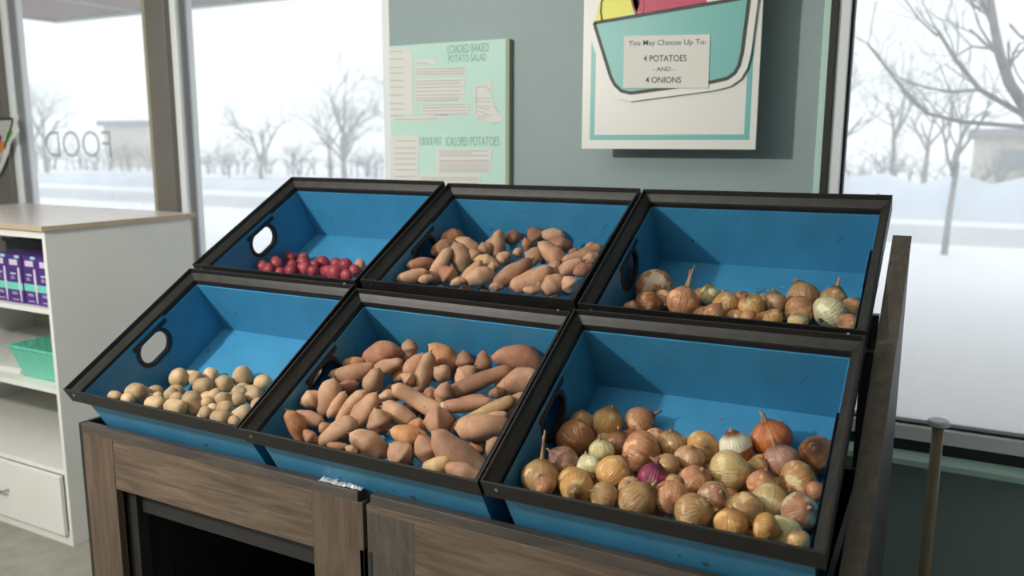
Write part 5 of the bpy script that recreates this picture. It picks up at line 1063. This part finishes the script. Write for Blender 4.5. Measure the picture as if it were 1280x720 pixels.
# ================================================================ outdoors
gr = MB().box((-70, YW + .13, -.3), (60, 90, -.1)).obj('snowy_ground', M['snow']); gr['kind'] = 'structure'
def ground(name, x0, x1, y0, y1, z, m):
    o = MB().box((x0, y0, -.12), (x1, y1, z)).obj(name, m); o['kind'] = 'structure'; return o
ground('cleared_path', -30, 40, 14.6, 18.2, -.09, M['packed']); ground('cleared_path', -30, 40, 25, 30, -.09, M['packed'])
def bank(name, x0, x1, y, h, dpt, m, label):
    n = 34; mb = MB(); vs = []; rn = random.Random(int(abs(x0) * 7 + y)); seg = 7
    for i in range(n + 1):
        x = x0 + (x1 - x0) * i / n; hh = h * (.8 + .35 * rn.random())
        for k in range(seg + 1):
            a = math.pi * k / seg; vs.append((x, y - math.cos(a) * dpt, -.12 + hh * math.sin(a) * (1 if 0 < i < n else .2)))
    mb.add(vs, [(i*(seg+1)+k, (i+1)*(seg+1)+k, (i+1)*(seg+1)+k+1, i*(seg+1)+k+1) for i in range(n) for k in range(seg)] + [tuple(range(seg + 1)), tuple(n*(seg+1) + k for k in range(seg, -1, -1))] )
    o = mb.obj(name, m, smooth=True); tag(o, label, 'snow'); return o
bank('snow_bank', -8, 18, 21, .95, 1.2, M['bluebank'], 'long bluish snow bank behind the young tree, seen through the right window')
bank('snow_bank', -46, -9, 21.5, .45, 1.2, M['bluebank'], 'long low snow bank beyond the left windows')
cn = MB(); cx_, cy_ = -9.7, 6.6
cn.box((cx_, YW + .13, 3.3), (9, cy_, 3.5))
ca = empty('entrance_canopy', (0, 0, 0)); ca['kind'] = 'structure'
cn.obj('soffit_slab', M['soffit'], ca)
fc = MB(); fc.box((cx_ - .12, YW + .13, 3.27), (cx_, cy_ + .12, 3.75)); fc.box((cx_, cy_, 3.27), (9, cy_ + .12, 3.75)); fc.obj('fascia', M['soffitedge'], ca)
for k in range(9): MB().box((cx_ + 1.8 * k + 1.7, YW + .13, 3.294), (cx_ + 1.8 * k + 1.76, cy_, 3.3)).obj('joint_strip', M['soffitedge'], ca)

def grow(mb, p, d, r, L, depth, rn, curve=.25, spread=.55, kids=(2, 3), seg=5):
    p = Vector(p); d = Vector(d).normalized(); n = 4; pts = [p]; rad = [r]
    for i in range(n):
        d = (d + Vector((rn.uniform(-1, 1), rn.uniform(-1, 1), rn.uniform(-.4, .8))) * curve * .35).normalized()
        pts.append(pts[-1] + d * L / n); rad.append(r * (1 - .38 * (i + 1) / n))
    mb.tube(pts, rad, seg if depth > 1 else 3, cap=False)
    if depth <= 0: return
    for k in range(rn.randint(*kids)):
        t = rn.uniform(.45, 1); idx = min(n, int(t * n) + (1 if t * n % 1 > .5 else 0)); a = rn.uniform(0, 6.28)
        o = d.orthogonal().normalized(); o = Matrix.Rotation(a, 3, d) @ o
        nd = (d * (1 - spread * .4) + o * spread * rn.uniform(.6, 1.2)).normalized()
        grow(mb, pts[idx], nd, rad[idx] * rn.uniform(.55, .75), L * rn.uniform(.62, .82), depth - 1, rn, curve, spread, kids, seg)
def tree_meshes(seed, h, depth=6, r=.16, spread=.6, kids=(2, 3), low=.3):
    rn = random.Random(seed); tk = MB(); tk.tube([(0, 0, -.05), (rn.uniform(-.1, .1), 0, h * low * .5), (rn.uniform(-.15, .15), 0, h * low)], [r, r * .85, r * .75], 8)
    br = MB()
    for k in range(4):
        a = 6.28 * k / 4 + rn.random(); grow(br, (0, 0, h * low * (.85 + .05 * k)), (math.cos(a) * .6, math.sin(a) * .6, 1), r * .55, h * .25, depth - 1, rn, .5, spread, kids, 5)
    return tk.mesh('trunk', M['bark'], True), br.mesh('branches', M['barkpale'])
def tree(name, x, y, me, s, rz, label, group=None):
    t = empty(name, (x, y, -.1), label, 'tree', group); t.rotation_euler = (0, 0, rz); t.scale = (s, s, s)
    link('trunk', me[0], t); b = link('branches', me[1], t); return t
T1 = tree_meshes(3, 6.0, 7, .11, .62); T2 = tree_meshes(8, 7.0, 7, .12, .75); T3 = tree_meshes(21, 5.0, 7, .10, .85, low=.2)
young = tree_meshes(5, 3.4, 4, .055, .5, low=.42)
tree('young_tree', 1.874, 13.1, young, 1, .4, 'slender young bare tree in the snow outside the right window')
far = [(T2, -22.8, 29, 1.0, .3), (T1, -25.8, 31.5, .85, 1.4), (T3, -20, 25.5, 1.0, 2.2), (T1, -27.9, 35, .8, 3.0), (T3, -29.6, 28.5, .5, .9), (T3, -32.6, 31, .55, 1.9), (T2, -49, 28, 1.1, 2.7), (T1, -43.5, 27.5, 1.0, 4.0), (T3, -38.6, 25, .75, 5.0), (T2, -34.5, 36, .6, 5.5), (T3, -23.6, 24.6, 1.05, .8), (T2, -27.2, 40, 1.15, 3.6), (T1, -45.6, 29.5, 1.1, .5), (T3, -41.5, 20.5, .9, 3.3), (T2, -24.4, 36, 1.15, 1.0)]
lab_ = ['wide pale tree just left of the recipe board, beyond the glass', 'tall pale tree, second from the recipe board, second window', 'pale tree behind the recipe board edge, beyond the glass', 'pale tree, third from the recipe board, second window', 'small pale shrub tree in the middle of the second window', 'small pale shrub tree near the grey pillar, second window', 'tall pale tree at the far left of the first window', 'tall pale tree in the middle of the first window', 'low pale tree before the pale building, first window', 'distant pale tree beside the grey pillar, second window', 'wide low pale tree in front of its neighbours, beside recipe board', 'tallest pale tree behind the others, second window', 'pale tree rising behind the mirrored lettering, first window', 'nearest low pale tree in the first window', 'pale tree behind the wide one, beside recipe board']
for i, (m_, x, y, s, rz) in enumerate(far): tree('pale_tree', x, y, m_, s, rz, lab_[i], 'pale trees beyond the left windows')
farR = [(T2, -1.6, 27, .8, .2), (T1, 1.0, 32, .9, 1.2), (T3, 3.1, 26.5, .62, 2.2), (T1, 6.0, 29, .62, 3.2), (T3, .2, 24, .62, 4.1), (T2, -.4, 37, 1.0, 2.0), (T3, 4.6, 31, .8, .9)]
labR = ['pale tree just right of the dark window frame, far off', 'tall pale tree beyond the snow bank, left of the young tree', 'pale tree beyond the snow bank, behind the young tree', 'pale tree beyond the snow bank at the right edge', 'low pale tree close behind the snow bank, near the window frame', 'tall faint tree far behind, right of the window frame', 'wide pale tree before the low grey-roofed building']
for i, (m_, x, y, s, rz) in enumerate(farR): tree('pale_tree', x, y, m_, s, rz, labR[i], 'pale trees beyond the right window')
def treeline(x0, x1, y, h, n, seed, label):
    rn = random.Random(seed); mb = MB()
    for k in range(n):
        x = x0 + (x1 - x0) * (k + rn.random()) / n; hh = h * rn.uniform(.55, 1.15)
        for q in range(2): grow(mb, (x, y + rn.uniform(-1.5, 1.5), -.1), (rn.uniform(-.4, .4), rn.uniform(-.3, .3), 1), .05, hh * .42, 4, rn, .5, .8, (2, 3), 3)
    o = mb.obj('distant_thicket', M['barkpale']); tag(o, label, 'bushes', None, 'stuff')
treeline(-52, -17, 33, 2.3, 62, 5, 'low grey thicket along the far side of the snow, left windows')
treeline(-6, 14, 34.5, 1.9, 42, 9, 'low grey thicket behind the snow bank, right window')
# the big near tree, its trunk right of the picture, limbs reaching in
bt_ = empty('near_tree', (4.1, 8.5, -.1), 'large bare tree at the right edge, its limbs reaching across the right window', 'tree')
def loc(p): return (p[0] - 4.1, p[1] - 8.5, p[2] + .1)
l0 = [loc(p) for p in G['limbs'][0]]
tkm = MB().tube([(-.3, 0, -.05), (-.5, 0, .7), l0[0]] , [.22, .17, .13], 10); tkm.obj('trunk', M['bark'], bt_, smooth=True)
lm = MB(); rn = random.Random(12); rr0 = [.07, .034, .018, .024, .013, .015, .014, .015]
for l, r0 in zip(G['limbs'], rr0):
    P = [loc(p) for p in l]; n = len(P)
    lm.tube(P, [r0 * (1 - .5 * i / (n - 1)) for i in range(n)], 7, cap=False)
    for i in range(1, n):
        for q in range(2):
            d = Vector(P[i]) - Vector(P[i-1]); o = Vector((rn.uniform(-1, 1), rn.uniform(-1, 1), rn.uniform(-.3, 1)))
            grow(lm, P[i], d.normalized() + o * .8, r0 * .30, .42, 3, rn, .6, .7, (1, 3), 4)
lm.obj('limbs', M['bark'], bt_)
lm2 = MB(); lm2.tube([l0[0], (-.2, .3, 3.2), (.5, .6, 5)], [.12, .09, .05], 8); 
for k in range(5): grow(lm2, (.1 + .1 * k, .4, 2.6 + .45 * k), (rn.uniform(-1, .3), rn.uniform(-.5, .8), 1), .05, 1.0, 5, rn, .5, .7, (2, 3), 4)
lm2.obj('branches', M['bark'], bt_)
sp = empty('lamp_post', (3.75, 24.5, -.1), 'pale lamp post with box head beyond the snow bank, right window', 'lamp post')
MB().tube([(0, 0, 0), (0, 0, 2.4)], .06, 10).obj('post', M['farroof'], sp); MB().box((-.2, -.12, 2.4), (.2, .12, 2.85)).obj('head', M['farroof'], sp)
def building(x0, x1, y, d, h, label, wins):
    b = empty('far_building', ((x0 + x1) / 2, y, -.1), label, 'building'); cx = (x0 + x1) / 2
    MB().box((x0 - cx, 0, 0), (x1 - cx, d, h)).obj('walls', M['farwall'], b); MB().box((x0 - cx - .3, -.3, h), (x1 - cx + .3, d + .3, h + .35)).obj('roof', M['farroof'], b)
    for k in range(wins):
        xx = x0 - cx + (x1 - x0) * (k + .5) / wins; f = MB().box((xx - .8, -.06, h * .35), (xx + .8, -.001, h * .75)).obj('window', M['farroof'], b)
        MB().box((xx - .7, -.09, h * .39), (xx + .7, -.061, h * .71)).obj('pane', M['farglass'], f)
building(2.6, 16, 38, 8, 2.0, 'low grey-roofed building beyond the trees, right window', 4)
building(-52.5, -48, 38.5, 3, 2.9, 'pale flat-roofed building, seen through the far left window', 0)
